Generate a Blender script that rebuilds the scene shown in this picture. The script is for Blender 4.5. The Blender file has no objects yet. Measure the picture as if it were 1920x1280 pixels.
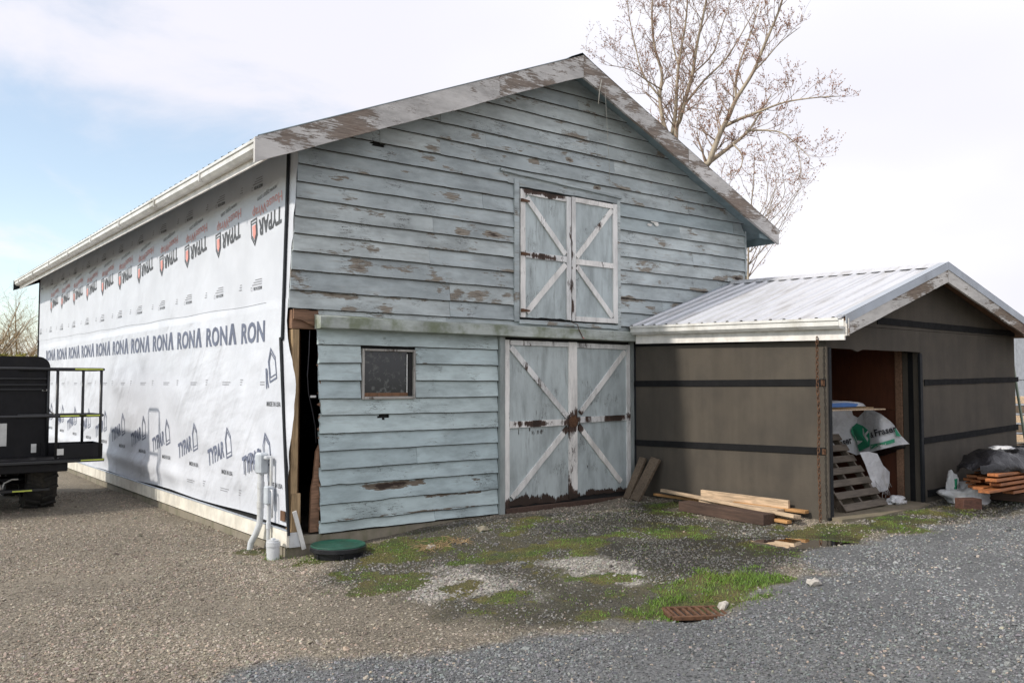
import bpy, bmesh, math, random
import numpy as np
from mathutils import Vector, Matrix, Euler, noise as mnoise
random.seed(7); RNG = np.random.default_rng(11)
S = bpy.context.scene; COL = S.collection
R = math.radians

# ------------------------------------------------------------------ camera
F, CX, CY, HY = 1633., 960., 640., 720.            # photo pixels (1920 x 1280)
PITCH = math.atan((HY - CY) / F)
AR = math.radians(52.36)
EX = (math.sin(AR), math.cos(AR)); EY = (-math.cos(AR), math.sin(AR))
CAM = Vector((-3.916, -9.01, 1.65))
cd = bpy.data.cameras.new('camera'); cam = bpy.data.objects.new('camera', cd); COL.objects.link(cam)
cd.sensor_width = 36; cd.lens = F / 1920 * 36; cd.clip_end = 2000
cam.location = CAM
fwd = Vector((EX[1] * math.cos(PITCH), EY[1] * math.cos(PITCH), math.sin(PITCH)))
cam.rotation_euler = fwd.to_track_quat('-Z', 'Y').to_euler()
S.camera = cam

def ray(px, py):
    x = (px - CX) / F; y = -(py - CY) / F
    f = math.cos(PITCH) - y * math.sin(PITCH); u = math.sin(PITCH) + y * math.cos(PITCH)
    return Vector((x * EX[0] + f * EX[1], x * EY[0] + f * EY[1], u))
def on(axis, val, px, py):
    """point where the ray through a photo pixel meets the plane axis = val"""
    d = ray(px, py); return CAM + d * ((val - CAM[axis]) / d[axis])

# ------------------------------------------------------------------ light
TO_SUN = Vector((-1, .14, .80)).normalized()
w = bpy.data.worlds.new('World'); S.world = w; w.use_nodes = True
sl = bpy.data.lights.new('sun', 'SUN'); sl.energy = 2.75; sl.angle = R(2.2); sl.color = (1, .93, .83)
sun = bpy.data.objects.new('sun', sl); COL.objects.link(sun); sun.location = (-12, 2, 14)
sun.rotation_euler = TO_SUN.to_track_quat('Z', 'Y').to_euler()
S.view_settings.view_transform = 'Standard'; S.view_settings.look = 'None'
S.view_settings.exposure = 0.24; S.view_settings.gamma = 1; S.view_settings.use_curve_mapping = False

# ------------------------------------------------------------------ node helpers
class NT:
    def __init__(s, tree): s.t = tree
    def n(s, typ, ins=None, **pr):
        nd = s.t.nodes.new(typ)
        for k, v in pr.items(): setattr(nd, k, v)
        for k, v in (ins or {}).items():
            so = nd.inputs[k]
            if isinstance(v, bpy.types.NodeSocket): s.t.links.new(v, so)
            else: so.default_value = v
        return nd
    def m(s, op, a, b=0.0, c=0.0, clamp=False):
        return s.n('ShaderNodeMath', {0: a, 1: b, 2: c}, operation=op, use_clamp=clamp).outputs[0]
    def v(s, op, a, b=(0, 0, 0)): 
        return s.n('ShaderNodeVectorMath', {0: a, 1: b}, operation=op).outputs[0]
    def noise(s, vec, sc=1., det=4., ro=.55, out='Fac', dist=0.):
        return s.n('ShaderNodeTexNoise', {'Vector': vec, 'Scale': sc, 'Detail': det, 'Roughness': ro, 'Distortion': dist}).outputs[out]
    def mr(s, val, a, b, c=0., d=1., smooth=True):
        return s.n('ShaderNodeMapRange', {0: val, 1: a, 2: b, 3: c, 4: d}, interpolation_type='SMOOTHSTEP' if smooth else 'LINEAR').outputs[0]
    def mix(s, f, a, b, blend='MIX'):
        nd = s.t.nodes.new('ShaderNodeMix'); nd.data_type = 'RGBA'; nd.blend_type = blend
        for i, v in ((0, f), (6, a), (7, b)):
            if isinstance(v, bpy.types.NodeSocket): s.t.links.new(v, nd.inputs[i])
            else: nd.inputs[i].default_value = (v if i == 0 else (*v, 1) if len(v) == 3 else v)
        return nd.outputs[2]
    def scale(s, col, f): 
        return s.v('MULTIPLY', col, s.n('ShaderNodeCombineXYZ', {0: f, 1: f, 2: f}).outputs[0])
    def bump(s, h, st=.5, dist=.01, nrm=None):
        i = {'Height': h, 'Strength': st, 'Distance': dist}
        if nrm is not None: i['Normal'] = nrm
        return s.n('ShaderNodeBump', i).outputs[0]
    def pos(s): return s.n('ShaderNodeNewGeometry').outputs['Position']
    def rnd(s): return s.n('ShaderNodeObjectInfo').outputs['Random']

def mat(name):
    m = bpy.data.materials.new(name); m.use_nodes = True
    t = NT(m.node_tree); b = m.node_tree.nodes['Principled BSDF']
    def put(**k):
        for key, v in k.items():
            so = b.inputs[key.replace('_', ' ')]
            if isinstance(v, bpy.types.NodeSocket): t.t.links.new(v, so)
            else: so.default_value = (*v, 1) if hasattr(v, '__len__') and len(v) == 3 and so.type == 'RGBA' else v
    return m, t, put

# ------------------------------------------------------------------ sky
t = NT(w.node_tree); bg = w.node_tree.nodes['Background']
sky = t.n('ShaderNodeTexSky', sky_type='NISHITA', sun_disc=False)
sky.sun_elevation = math.asin(TO_SUN.z); sky.sun_rotation = math.atan2(TO_SUN.x, TO_SUN.y)
sky.air_density = 1.0; sky.dust_density = .6; sky.ozone_density = 1.2
dr = t.n('ShaderNodeTexCoord').outputs['Generated']
sp = t.n('ShaderNodeSeparateXYZ', {0: dr})
zz = t.m('ADD', t.m('MAXIMUM', sp.outputs[2], 0.0), .22)
pl = t.n('ShaderNodeCombineXYZ', {0: t.m('DIVIDE', sp.outputs[0], zz), 1: t.m('DIVIDE', sp.outputs[1], zz), 2: 3.7}).outputs[0]
n1 = t.noise(pl, 1.1, 8, .58, dist=.35)
n2 = t.noise(pl, .45, 4, .5)
cov = t.m('ADD', n1, t.m('MULTIPLY', t.n('ShaderNodeVectorMath', {0: dr, 1: (.85, -.60, .95)}, operation='DOT_PRODUCT').outputs['Value'], .42))
mask = t.mr(cov, .37, .58, .28, 1.)
cc = t.mix(t.mr(n2, .38, .66), (7.9, 7.85, 8.6), (10.0, 10.1, 10.45))
hz = t.mr(sp.outputs[2], 0.0, .10, .75, 0.0)
skc = t.mix(t.m('MAXIMUM', mask, hz), t.v('MULTIPLY', sky.outputs[0], (1.9, 1.9, 1.75)), cc)
w.node_tree.links.new(skc, bg.inputs[0]); bg.inputs[1].default_value = .1

# ------------------------------------------------------------------ materials
AX = {'x': (1., 8., 9.), 'z': (9., 8., 1.), 'y': (9., 1., 9.), 'n': (1., 1., 1.)}
def painted(name, base, under, axis='x', peel=.30, crack=.5, streak=.35, dark=(.035, .022, .016), spots=(), zrot=None, rough=.62, var=.14, moss=None, big=False):
    """weathered paint on wood: tone shifts, grey streaks, cracks along the grain, flakes down to the wood"""
    m, t, put = mat(name); p = t.pos(); rnd = t.rnd()
    off = t.n('ShaderNodeCombineXYZ', {0: t.m('MULTIPLY', rnd, 37.), 1: 0., 2: t.m('MULTIPLY', rnd, 13.)}).outputs[0]
    q = t.v('ADD', p, off); a = AX[axis]
    g = t.v('MULTIPLY', q, a)
    fine = t.noise(t.v('MULTIPLY', q, tuple(k * (1 if k < 2 else 2.2) for k in a)), 6, 6, .65)
    grain = t.noise(g, 3.2, 6, .6)
    low = t.noise(q, 1.3, 4, .55)
    pat = t.noise(t.v('MULTIPLY', q, tuple(.6 + .35 * k if k < 2 else 2.4 for k in a)), .9 if big else 1.6, 9 if big else 5, .68 if big else .62)
    tone = t.m('MULTIPLY', t.mr(low, .3, .7, 1 - var, 1 + var * .6), t.m('ADD', t.m('MULTIPLY', rnd, var * 1.1), 1 - var * .55))
    col = t.scale(t.mix(t.mr(rnd, 0, 1), base, tuple(c * k for c, k in zip(base, (1.03, 1.0, .97)))), tone)
    st = t.m('MULTIPLY', t.mr(grain, .50, .74), t.mr(low, .40, .62, 0, streak))
    col = t.mix(st, col, tuple(.45 * b + .5 * u for b, u in zip(base, under)))
    grime = t.noise(t.v('MULTIPLY', q, tuple(.9 if k < 2 else 3.2 for k in a)), 1.5, 6, .68)
    col = t.scale(col, t.mr(grime, .38, .70, 1.06, .70))
    wear = t.mr(t.m('ADD', t.m('MULTIPLY', pat, .74), t.m('MULTIPLY', fine, .26)), 0, 1, smooth=False)
    for (c, r, s) in spots:
        d = t.n('ShaderNodeVectorMath', {0: t.v('MULTIPLY', t.v('SUBTRACT', p, c), (1 / r[0], 1 / r[1], 1 / r[2]))}, operation='LENGTH').outputs['Value']
        wear = t.m('ADD', wear, t.mr(d, 1.0, 0.0, 0, s))
    if zrot:
        wear = t.m('ADD', wear, t.mr(t.n('ShaderNodeSeparateXYZ', {0: p}).outputs[2], zrot[0], zrot[1], zrot[2], 0))
    th = .80 - peel * .42
    pk = t.mr(wear, th, th + .02)
    deep = t.mr(wear, th + .07, th + .12)
    und = t.mix(deep, t.mix(t.mr(fine, .35, .65), under, tuple(u * .55 for u in under)), dark)
    rim = t.m('MULTIPLY', t.mr(wear, th - .022, th - .004), t.mr(wear, th + .004, th - .004))
    col = t.mix(t.m('MULTIPLY', rim, .35), col, tuple(min(.85, b * 1.35) for b in base))
    col = t.mix(pk, col, und)
    ck = t.noise(t.v('MULTIPLY', q, tuple(.8 if k < 2 else 6.5 for k in a)), 6, 4, .6)
    ckm = t.m('MULTIPLY', t.mr(t.m('ABSOLUTE', t.m('SUBTRACT', ck, .5)), .014, .004), t.mr(t.noise(q, 2.1, 3, .6), .53, .64, 0, crack))
    col = t.mix(ckm, col, dark)
    if moss:
        mz = t.m('MULTIPLY', t.mr(t.noise(q, 3., 5, .6), .42, .66), .75)
        col = t.mix(mz, col, moss)
    h = t.m('SUBTRACT', t.m('ADD', t.m('MULTIPLY', fine, .35), t.m('MULTIPLY', grain, .3)), t.m('ADD', t.m('MULTIPLY', pk, .55), t.m('MULTIPLY', ckm, .7)))
    put(Base_Color=col, Roughness=t.m('ADD', rough, t.m('MULTIPLY', pk, .25)), Normal=t.bump(h, .55, .006))
    return m

def wood(name, base, axis='y', var=.25, dark=.55, rough=.75, wet=0.):
    m, t, put = mat(name); rnd = t.rnd()
    p = t.v('ADD', t.n('ShaderNodeTexCoord').outputs['Object'], t.n('ShaderNodeCombineXYZ', {0: t.m('MULTIPLY', rnd, 31.), 1: t.m('MULTIPLY', rnd, 17.), 2: rnd}).outputs[0])
    g = t.v('MULTIPLY', p, tuple(1. if k < 2 else 12. for k in AX[axis]))
    gr = t.noise(g, 3.5, 6, .62, dist=.6); f = t.noise(g, 16, 4, .6); lo = t.noise(p, 2.4, 3)
    k = t.n('ShaderNodeTexVoronoi', {'Vector': t.v('MULTIPLY', p, tuple(3. if q < 2 else 8. for q in AX[axis])), 'Scale': .9}).outputs['Distance']
    col = t.scale(t.mix(t.mr(gr, .35, .68), base, tuple(b * dark for b in base)), t.m('MULTIPLY', t.mr(lo, .3, .7, .82, 1.12), t.m('ADD', t.m('MULTIPLY', rnd, var), 1 - var * .5)))
    col = t.mix(t.mr(k, .10, .03, 0, .75), col, tuple(b * .28 for b in base))
    put(Base_Color=col, Roughness=rough, Normal=t.bump(t.m('ADD', gr, t.m('MULTIPLY', f, .5)), .35, .004))
    return m

def plain(name, base, rough=.6, metal=0., nscale=6., nvar=.18, bump=.0, bscale=40., dirt=None, spec=.5, coat=0.):
    m, t, put = mat(name); p = t.pos()
    lo = t.noise(p, nscale, 5, .6)
    col = t.scale(t.mix(.0, base, base), t.mr(lo, .25, .75, 1 - nvar, 1 + nvar * .6))
    if dirt: col = t.mix(t.mr(t.noise(t.v('MULTIPLY', p, (1, 1, .35)), dirt[1], 6, .65), dirt[2], dirt[3], 0, dirt[4]), col, dirt[0])
    k = dict(Base_Color=col, Roughness=t.mr(t.noise(p, nscale * 2.3, 3), .3, .7, max(.02, rough - .08), min(1, rough + .08)), Metallic=metal, Specular_IOR_Level=spec)
    if bump: k['Normal'] = t.bump(t.noise(p, bscale, 5, .6), bump, .005)
    put(**k); return m

BLUE = (.435, .49, .503); UNDER = (.33, .29, .24); WHITE = (.80, .80, .79)
M = {}
M['siding'] = painted('siding_paint', BLUE, UNDER, 'x', .55, 1., 1., var=.22,
                      spots=[((q.x, 0, q.z), (rx * 1.6, .4, rz * 1.4), s_ * .68) for q, rx, rz, s_ in ((on(1, 0, *p), rx, rz, s_) for p, rx, rz, s_ in (((868, 437), .14, .07, .24), ((920, 440), .12, .05, .24), ((1003, 303), .12, .08, .22), ((1068, 302), .10, .06, .26), ((645, 558), .22, .05, .22), ((655, 578), .16, .05, .20), ((800, 278), .14, .07, .22), ((1385, 522), .18, .06, .32), ((1320, 545), .30, .05, .27), ((1270, 575), .25, .05, .22), ((900, 548), .16, .06, .20), ((1120, 352), .10, .05, .25), ((1180, 560), .30, .05, .20)))])
M['siding_low'] = painted('siding_paint_low', (.47, .57, .59), (.22, .18, .14), 'x', .42, .9, .55, spots=(((1.2, -.03, .47), (.75, .3, .085), .25), ((2.2, 0, .30), (.9, .3, .05), .17), ((1.6, 0, .13), (1.2, .3, .035), .20)), var=.16)
M['siding_new'] = painted('siding_paint_fresh', (.35, .415, .435), UNDER, 'x', .0, .1, .1, var=.05, rough=.5)
M['panel'] = painted('door_panel_paint', (.475, .54, .555), (.055, .034, .025), 'z', .36, 1., .7, var=.10, zrot=(.09, .27, .30),
                     spots=(((4.05, 0, 1.15), (.32, .4, .20), .18), ((3.35, -.05, 1.02), (.6, .3, .16), .16), ((4.7, -.05, 1.02), (.35, .3, .12), .13)))
M['trim'] = painted('white_trim_paint', WHITE, (.09, .055, .042), 'z', .52, .5, .30, var=.08, zrot=(.06, .30, .24),
                    spots=(((4.05, 0, 1.15), (.42, .4, .30), .24), ((3.4, -.05, 1.13), (.6, .3, .10), .23), ((4.9, -.05, 1.18), (.35, .3, .10), .20), ((3.55, -.05, 4.23), (.65, .3, .10), .24), ((3.5, -.05, 3.36), (.5, .3, .10), .20), ((4.02, -.05, 3.4), (.08, .3, 1.2), .10)))
M['rake'] = painted('rake_paint', (.60, .585, .57), (.31, .255, .215), 'x', .70, .8, .5, var=.10, dark=(.20, .15, .12), big=True)
M['rake2'] = painted('shed_rake_paint', (.60, .59, .57), (.28, .22, .17), 'x', .72, .6, .5, var=.10, dark=(.16, .11, .09), big=True)
M['beam'] = painted('ledge_paint', (.43, .475, .455), UNDER, 'x', .12, .5, .3, moss=(.12, .145, .06))
M['jamb'] = painted('jamb_paint', (.30, .34, .345), UNDER, 'z', .42, .8, .5)
M['soffit'] = plain('soffit_paint', (.20, .26, .28), .75)
M['whitemetal'] = plain('white_gutter', (.74, .73, .70), .42, dirt=((.30, .27, .20), 2.2, .50, .75, .6))
M['fascia'] = plain('white_fascia', (.80, .77, .73), .5, dirt=((.35, .30, .24), 3., .55, .8, .4))
M['skirt'] = plain('skirt_board', (.76, .72, .63), .55, dirt=((.42, .36, .27), 2.5, .45, .75, .5))
M['concrete'] = plain('concrete', (.25, .22, .17), .9, bump=.6, bscale=60, dirt=((.12, .12, .06), 4, .45, .7, .7))
M['edge'] = plain('lap_shadow_edge', (.030, .026, .022), .95)  # near-black board bottoms: the lap-line shadow is put into the colour
M['block'] = wood('red_block', (.11, .05, .035), 'x')
M['slab'] = plain('concrete_slab', (.23, .19, .135), .8, bump=.4, bscale=50, dirt=((.13, .12, .07), 2.5, .42, .68, .7))
M['black'] = plain('black_trim', (.012, .014, .017), .6, spec=.25)
M['dark'] = plain('tar_paper', (.02, .02, .02), .95)
M['tape'] = plain('seam_tape', (.012, .012, .013), .8, bump=.3, bscale=30, spec=.15)
M['stud'] = wood('stud_wood', (.42, .29, .16), 'z')
M['studdark'] = wood('old_timber', (.20, .10, .05), 'z')
M['header'] = wood('header_wood', (.25, .14, .085), 'x')
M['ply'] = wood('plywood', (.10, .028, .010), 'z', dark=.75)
M['pine'] = wood('pine_lumber', (.58, .43, .29), 'y')
M['pine2'] = wood('pine_lumber_warm', (.52, .28, .11), 'y')
M['brown'] = wood('treated_timber', (.085, .05, .036), 'y', dark=.6)
M['cedar'] = wood('cedar_lumber', (.44, .16, .055), 'y', rough=.5)
M['grey'] = wood('weathered_plank', (.15, .11, .075), 'z')
M['pallet'] = wood('pallet_wood', (.13, .105, .08), 'x')
M['rust'] = plain('rusty_iron', (.13, .065, .035), .85, metal=.2, nscale=25, nvar=.5, bump=.4, bscale=90)
M['pvc'] = plain('white_pvc', (.58, .60, .62), .35, dirt=((.45, .40, .30), 5, .5, .75, .35))
M['box'] = plain('grey_box', (.52, .56, .60), .4)
M['green'] = plain('green_lid_plastic', (.012, .075, .048), .42, nvar=.25, dirt=((.05, .06, .03), 5, .5, .75, .5), bump=.15, bscale=90)
M['blackplastic'] = plain('black_plastic', (.014, .015, .018), .35)
M['machine'] = plain('black_machine_paint', (.006, .006, .008), .45, nvar=.3, dirt=((.02, .018, .016), 4, .5, .75, .4), spec=.25)
M['rail'] = plain('black_rail_paint', (.014, .015, .017), .38)
M['yellow'] = plain('reflective_yellow', (.55, .62, .10), .4)
M['rubber'] = plain('tyre_rubber', (.018, .017, .016), .85, dirt=((.07, .06, .045), 5, .45, .7, .6))
M['sticker'] = plain('sticker_white', (.62, .62, .60), .5)
M['ink'] = plain('print_ink_grey', (.095, .10, .11), .7, nvar=.3)
M['navy'] = plain('print_ink_navy', (.15, .17, .235), .7, nvar=.25)
M['red'] = plain('print_ink_red', (.74, .33, .29), .7)
M['inklite'] = plain('print_ink_faint', (.22, .22, .24), .7)
M['greenink'] = plain('print_ink_green', (.02, .25, .13), .6)
M['inkblack'] = plain('print_ink_black', (.015, .016, .02), .6)
M['blueink'] = plain('print_ink_blue', (.04, .13, .36), .55)
M['rope'] = plain('pale_cord', (.55, .52, .45), .8)
M['pink'] = plain('pink_cord', (.55, .14, .12), .7)
M['rock'] = plain('pale_rock', (.42, .39, .35), .85, nscale=18, nvar=.3, bump=.6, bscale=50)
M['chip'] = plain('bare_primer', (.70, .69, .65), .7)
M['drygrass'] = plain('dry_stalks', (.30, .21, .11), .9, nvar=.4)
M['metalwhite'] = plain('white_cladding', (.62, .65, .68), .5)
M['glass_dirty'] = None

def m_wrap():
    m, t, put = mat('house_wrap_film'); p = t.pos()
    fold = t.noise(t.v('MULTIPLY', t.n('ShaderNodeMapping', {'Vector': p, 'Rotation': (R(-38), 0, 0)}).outputs[0], (1, 3.0, .7)), .8, 3, .45, dist=.5)
    fold2 = t.noise(t.v('MULTIPLY', t.n('ShaderNodeMapping', {'Vector': p, 'Rotation': (R(12), 0, 0)}).outputs[0], (1, 1.1, 3.4)), 1.1, 3, .45)
    cr = t.noise(p, 24, 4, .6)
    wv = t.noise(t.v('MULTIPLY', p, (1, 40, 40)), 8, 2)
    z = t.n('ShaderNodeSeparateXYZ', {0: p}).outputs[2]
    amp = t.m('MULTIPLY', t.mr(z, 2.62, 2.5, .25, 1.), t.mr(t.noise(p, .5, 2), .40, .62, .2, 1.))
    h = t.m('ADD', t.m('MULTIPLY', t.m('ADD', fold, t.m('MULTIPLY', fold2, .5)), amp), t.m('ADD', t.m('MULTIPLY', cr, .014), t.m('MULTIPLY', wv, .012)))
    col = t.scale(t.mix(0., (.62, .64, .69), (.7, .7, .7)), t.mr(t.noise(p, 1.6, 5, .6), .3, .7, .93, 1.03))
    stain = t.m('MULTIPLY', t.mr(t.noise(t.v('MULTIPLY', p, (1, 2.2, .45)), 1.5, 4), .58, .70), t.mr(z, 1.0, .15, 0, .35))
    col = t.mix(stain, col, (.40, .40, .42))
    put(Base_Color=col, Roughness=.55, Normal=t.bump(h, .75, .11))
    return m
M['wrap'] = m_wrap()

def m_board():
    m, t, put = mat('brown_panel_board'); p = t.pos()
    fine = t.noise(p, 160, 4, .7); lo = t.noise(p, 1.6, 5, .6); v = t.noise(t.v('MULTIPLY', p, (3, 3, .35)), 2.2, 4)
    col = t.mix(t.mr(lo, .35, .68), (.082, .069, .054), (.062, .053, .043))
    col = t.scale(col, t.m('MULTIPLY', t.mr(fine, .25, .75, .85, 1.13), t.mr(v, .3, .7, .90, 1.08)))
    col = t.mix(t.mr(t.noise(p, 3.5, 5, .65), .60, .75, 0, .5), col, (.054, .047, .038))
    zb_ = t.n('ShaderNodeSeparateXYZ', {0: p}).outputs[2]
    spl = t.m('MULTIPLY', t.mr(t.m('ADD', zb_, t.m('MULTIPLY', t.noise(p, 7, 5, .7), .45)), .62, .22), .6)
    col = t.mix(spl, col, (.075, .066, .052))
    st_ = t.n('ShaderNodeTexVoronoi', {'Vector': t.v('MULTIPLY', p, (5., 5., 2.4)), 'Scale': 1.}).outputs['Distance']
    col = t.mix(t.mr(st_, .030, .018, 0, .7), col, (.03, .028, .026))
    put(Base_Color=col, Roughness=.9, Normal=t.bump(t.m('ADD', t.m('MULTIPLY', fine, .2), t.noise(t.v('MULTIPLY', p, (1, 1, .5)), 2.2, 4, .5)), .45, .02))
    return m
M['board'] = m_board()

def m_roof(name, base, dirtc, amt):
    m, t, put = mat(name); p = t.pos()
    d = t.mr(t.noise(t.v('MULTIPLY', p, (.8, 7, .8)), 1.6, 5, .65), .46, .70, 0, amt)
    sp = t.mr(t.noise(p, 9, 4, .6), .62, .72, 0, .35)
    col = t.mix(sp, t.mix(d, base, dirtc), tuple(c * .6 for c in base))
    put(Base_Color=col, Metallic=.25, Roughness=t.mr(t.noise(p, 5, 4), .3, .7, .34, .52))
    return m
M['roof'] = m_roof('shed_roof_metal', (.62, .63, .66), (.38, .36, .33), .6)
M['barnroof'] = m_roof('barn_roof_metal', (.10, .13, .14), (.07, .07, .06), .4)
M['flash'] = m_roof('ridge_metal', (.42, .46, .51), (.30, .30, .30), .4)

def m_pane():
    m, t, put = mat('dirty_window_pane'); p = t.pos()
    d = t.m('MULTIPLY', t.mr(t.noise(p, 14, 6, .65), .52, .68), .55)
    grid = t.n('ShaderNodeTexChecker', {'Vector': p, 'Scale': 110.}).outputs['Fac']
    col = t.mix(d, t.mix(t.m('MULTIPLY', grid, .5), (.018, .020, .020), (.035, .038, .036)), (.20, .21, .20))
    put(Base_Color=col, Roughness=t.mr(d, 0, .5, .12, .6), Specular_IOR_Level=.6)
    return m
M['pane'] = m_pane()

def m_plastic(name, base, rough, dirtc, sc=7.):
    m, t, put = mat(name); p = t.n('ShaderNodeTexCoord').outputs['Object']
    cr = t.noise(p, sc, 5, .6, dist=1.2); c2 = t.noise(p, sc * 3.5, 4, .6)
    put(Base_Color=t.mix(t.mr(t.noise(p, 4, 5, .6), .52, .72, 0, .55), base, dirtc), Roughness=rough, Normal=t.bump(t.m('ADD', cr, t.m('MULTIPLY', c2, .3)), .8, .03))
    return m
M['tarpwhite'] = m_plastic('white_lumber_wrap', (.60, .60, .61), .5, (.40, .37, .32))
M['tarpblack'] = m_plastic('black_lumber_wrap', (.005, .005, .007), .30, (.012, .012, .013), 5.)

def m_bark(name, a, b):
    m, t, put = mat(name); p = t.pos()
    put(Base_Color=t.mix(t.mr(t.noise(t.v('MULTIPLY', p, (6, 6, 1.5)), 2, 5), .35, .65), a, b), Roughness=.9)
    return m
M['bark'] = m_bark('bark_grey', (.44, .37, .28), (.26, .21, .16))
M['twig'] = m_bark('twig_brown', (.36, .27, .21), (.24, .17, .13))
M['bud'] = m_bark('bud_red_brown', (.38, .20, .13), (.28, .15, .10))
M['willow'] = m_bark('twig_orange', (.36, .24, .10), (.26, .18, .09))
M['hedge'] = m_bark('hedge_leaf', (.17, .17, .035), (.26, .22, .06))

# ground: vertex masks zone1 = (grass, white stone, grey rock), zone2 = (wet, tan, -)
def m_ground():
    m, t, put = mat('gravel_ground'); p = t.pos()
    a1 = t.n('ShaderNodeSeparateColor', {0: t.n('ShaderNodeAttribute', attribute_name='zone1').outputs['Color']})
    a2 = t.n('ShaderNodeSeparateColor', {0: t.n('ShaderNodeAttribute', attribute_name='zone2').outputs['Color']})
    vo = t.n('ShaderNodeTexVoronoi', {'Vector': p, 'Scale': 42.}); vs = t.n('ShaderNodeTexVoronoi', {'Vector': p, 'Scale': 90.})
    rc = t.n('ShaderNodeSeparateColor', {0: vo.outputs['Color']}).outputs[0]
    rc2 = t.n('ShaderNodeSeparateColor', {0: vs.outputs['Color']}).outputs[1]
    k = t.m('ADD', t.m('MULTIPLY', rc, .6), t.m('MULTIPLY', rc2, .4))
    tan = t.mix(k, (.125, .105, .075), (.33, .285, .22)); grey = t.mix(k, (.075, .078, .079), (.20, .204, .205))
    white = t.mix(k, (.19, .175, .15), (.42, .395, .355)); soil = t.mix(k, (.030, .027, .018), (.105, .095, .070))
    col = t.mix(a2.outputs[1], soil, tan); col = t.mix(a1.outputs[2], col, grey); col = t.mix(a1.outputs[1], col, white)
    n = t.noise(p, 9, 5, .65)
    moss = t.mix(t.mr(t.noise(p, 3.1, 4), .35, .65), (.060, .080, .014), (.115, .095, .025))
    mm_ = t.m('MULTIPLY', t.m('SUBTRACT', 1., a2.outputs[1]), t.mr(t.noise(p, 2.3, 6, .65), .42, .62, 0, .55))
    mm_ = t.m('MULTIPLY', mm_, t.m('SUBTRACT', 1., a1.outputs[1]))
    col = t.mix(mm_, col, t.mix(t.mr(n, .35, .65), (.040, .042, .012), (.085, .070, .024)))
    gm = t.m('MULTIPLY', t.mr(t.m('ADD', a1.outputs[0], t.m('MULTIPLY', t.m('SUBTRACT', n, .5), .9)), .38, .62), .92)
    col = t.mix(gm, col, t.scale(moss, t.mr(rc2, 0, 1, .6, 1.3)))
    lo = t.mr(t.noise(p, .7, 5, .6), .3, .7, .70, 1.02)
    col = t.scale(col, t.m('MULTIPLY', lo, t.mr(a2.outputs[0], 0, 1, 1., .42)))
    edge = t.m('ADD', t.mr(vo.outputs['Distance'], .0, .6, 1, 0), t.m('MULTIPLY', t.mr(vs.outputs['Distance'], 0, .6, 1, 0), .4))
    put(Base_Color=col, Roughness=t.mr(a2.outputs[0], 0, 1, .92, .45), Normal=t.bump(edge, .9, .014))
    return m
M['ground'] = m_ground()
def m_inst(name, rough):
    m, t, put = mat(name)
    c = t.n('ShaderNodeAttribute', attribute_name='col', attribute_type='INSTANCER').outputs['Color']
    p = t.n('ShaderNodeTexCoord').outputs['Object']
    put(Base_Color=t.scale(c, t.mr(t.noise(p, 1.2, 3), .3, .7, .8, 1.15)), Roughness=rough)
    return m
M['stone'] = m_inst('gravel_stone', .82)
def m_grass():
    m, t, put = mat('grass_blade')
    c = t.n('ShaderNodeAttribute', attribute_name='col').outputs['Color']
    put(Base_Color=c, Roughness=.6, Subsurface_Weight=0.)
    return m
M['grass'] = m_grass()
def m_water():
    m = bpy.data.materials.new('puddle_water'); m.use_nodes = True; t = NT(m.node_tree)
    m.node_tree.nodes.remove(m.node_tree.nodes['Principled BSDF'])
    p = t.pos(); bp = t.bump(t.noise(p, 5, 2), .08, .01)
    gl = t.n('ShaderNodeBsdfGlossy', {'Color': (1, 1, 1, 1), 'Roughness': .02, 'Normal': bp}).outputs[0]
    tr = t.n('ShaderNodeBsdfTransparent', {'Color': (.62, .55, .42, 1)}).outputs[0]
    fr = t.n('ShaderNodeFresnel', {'IOR': 1.34, 'Normal': bp}).outputs[0]
    sh = t.n('ShaderNodeMixShader', {0: fr, 1: tr, 2: gl}).outputs[0]
    m.node_tree.links.new(sh, m.node_tree.nodes['Material Output'].inputs[0]); return m
M['water'] = m_water()

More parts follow.
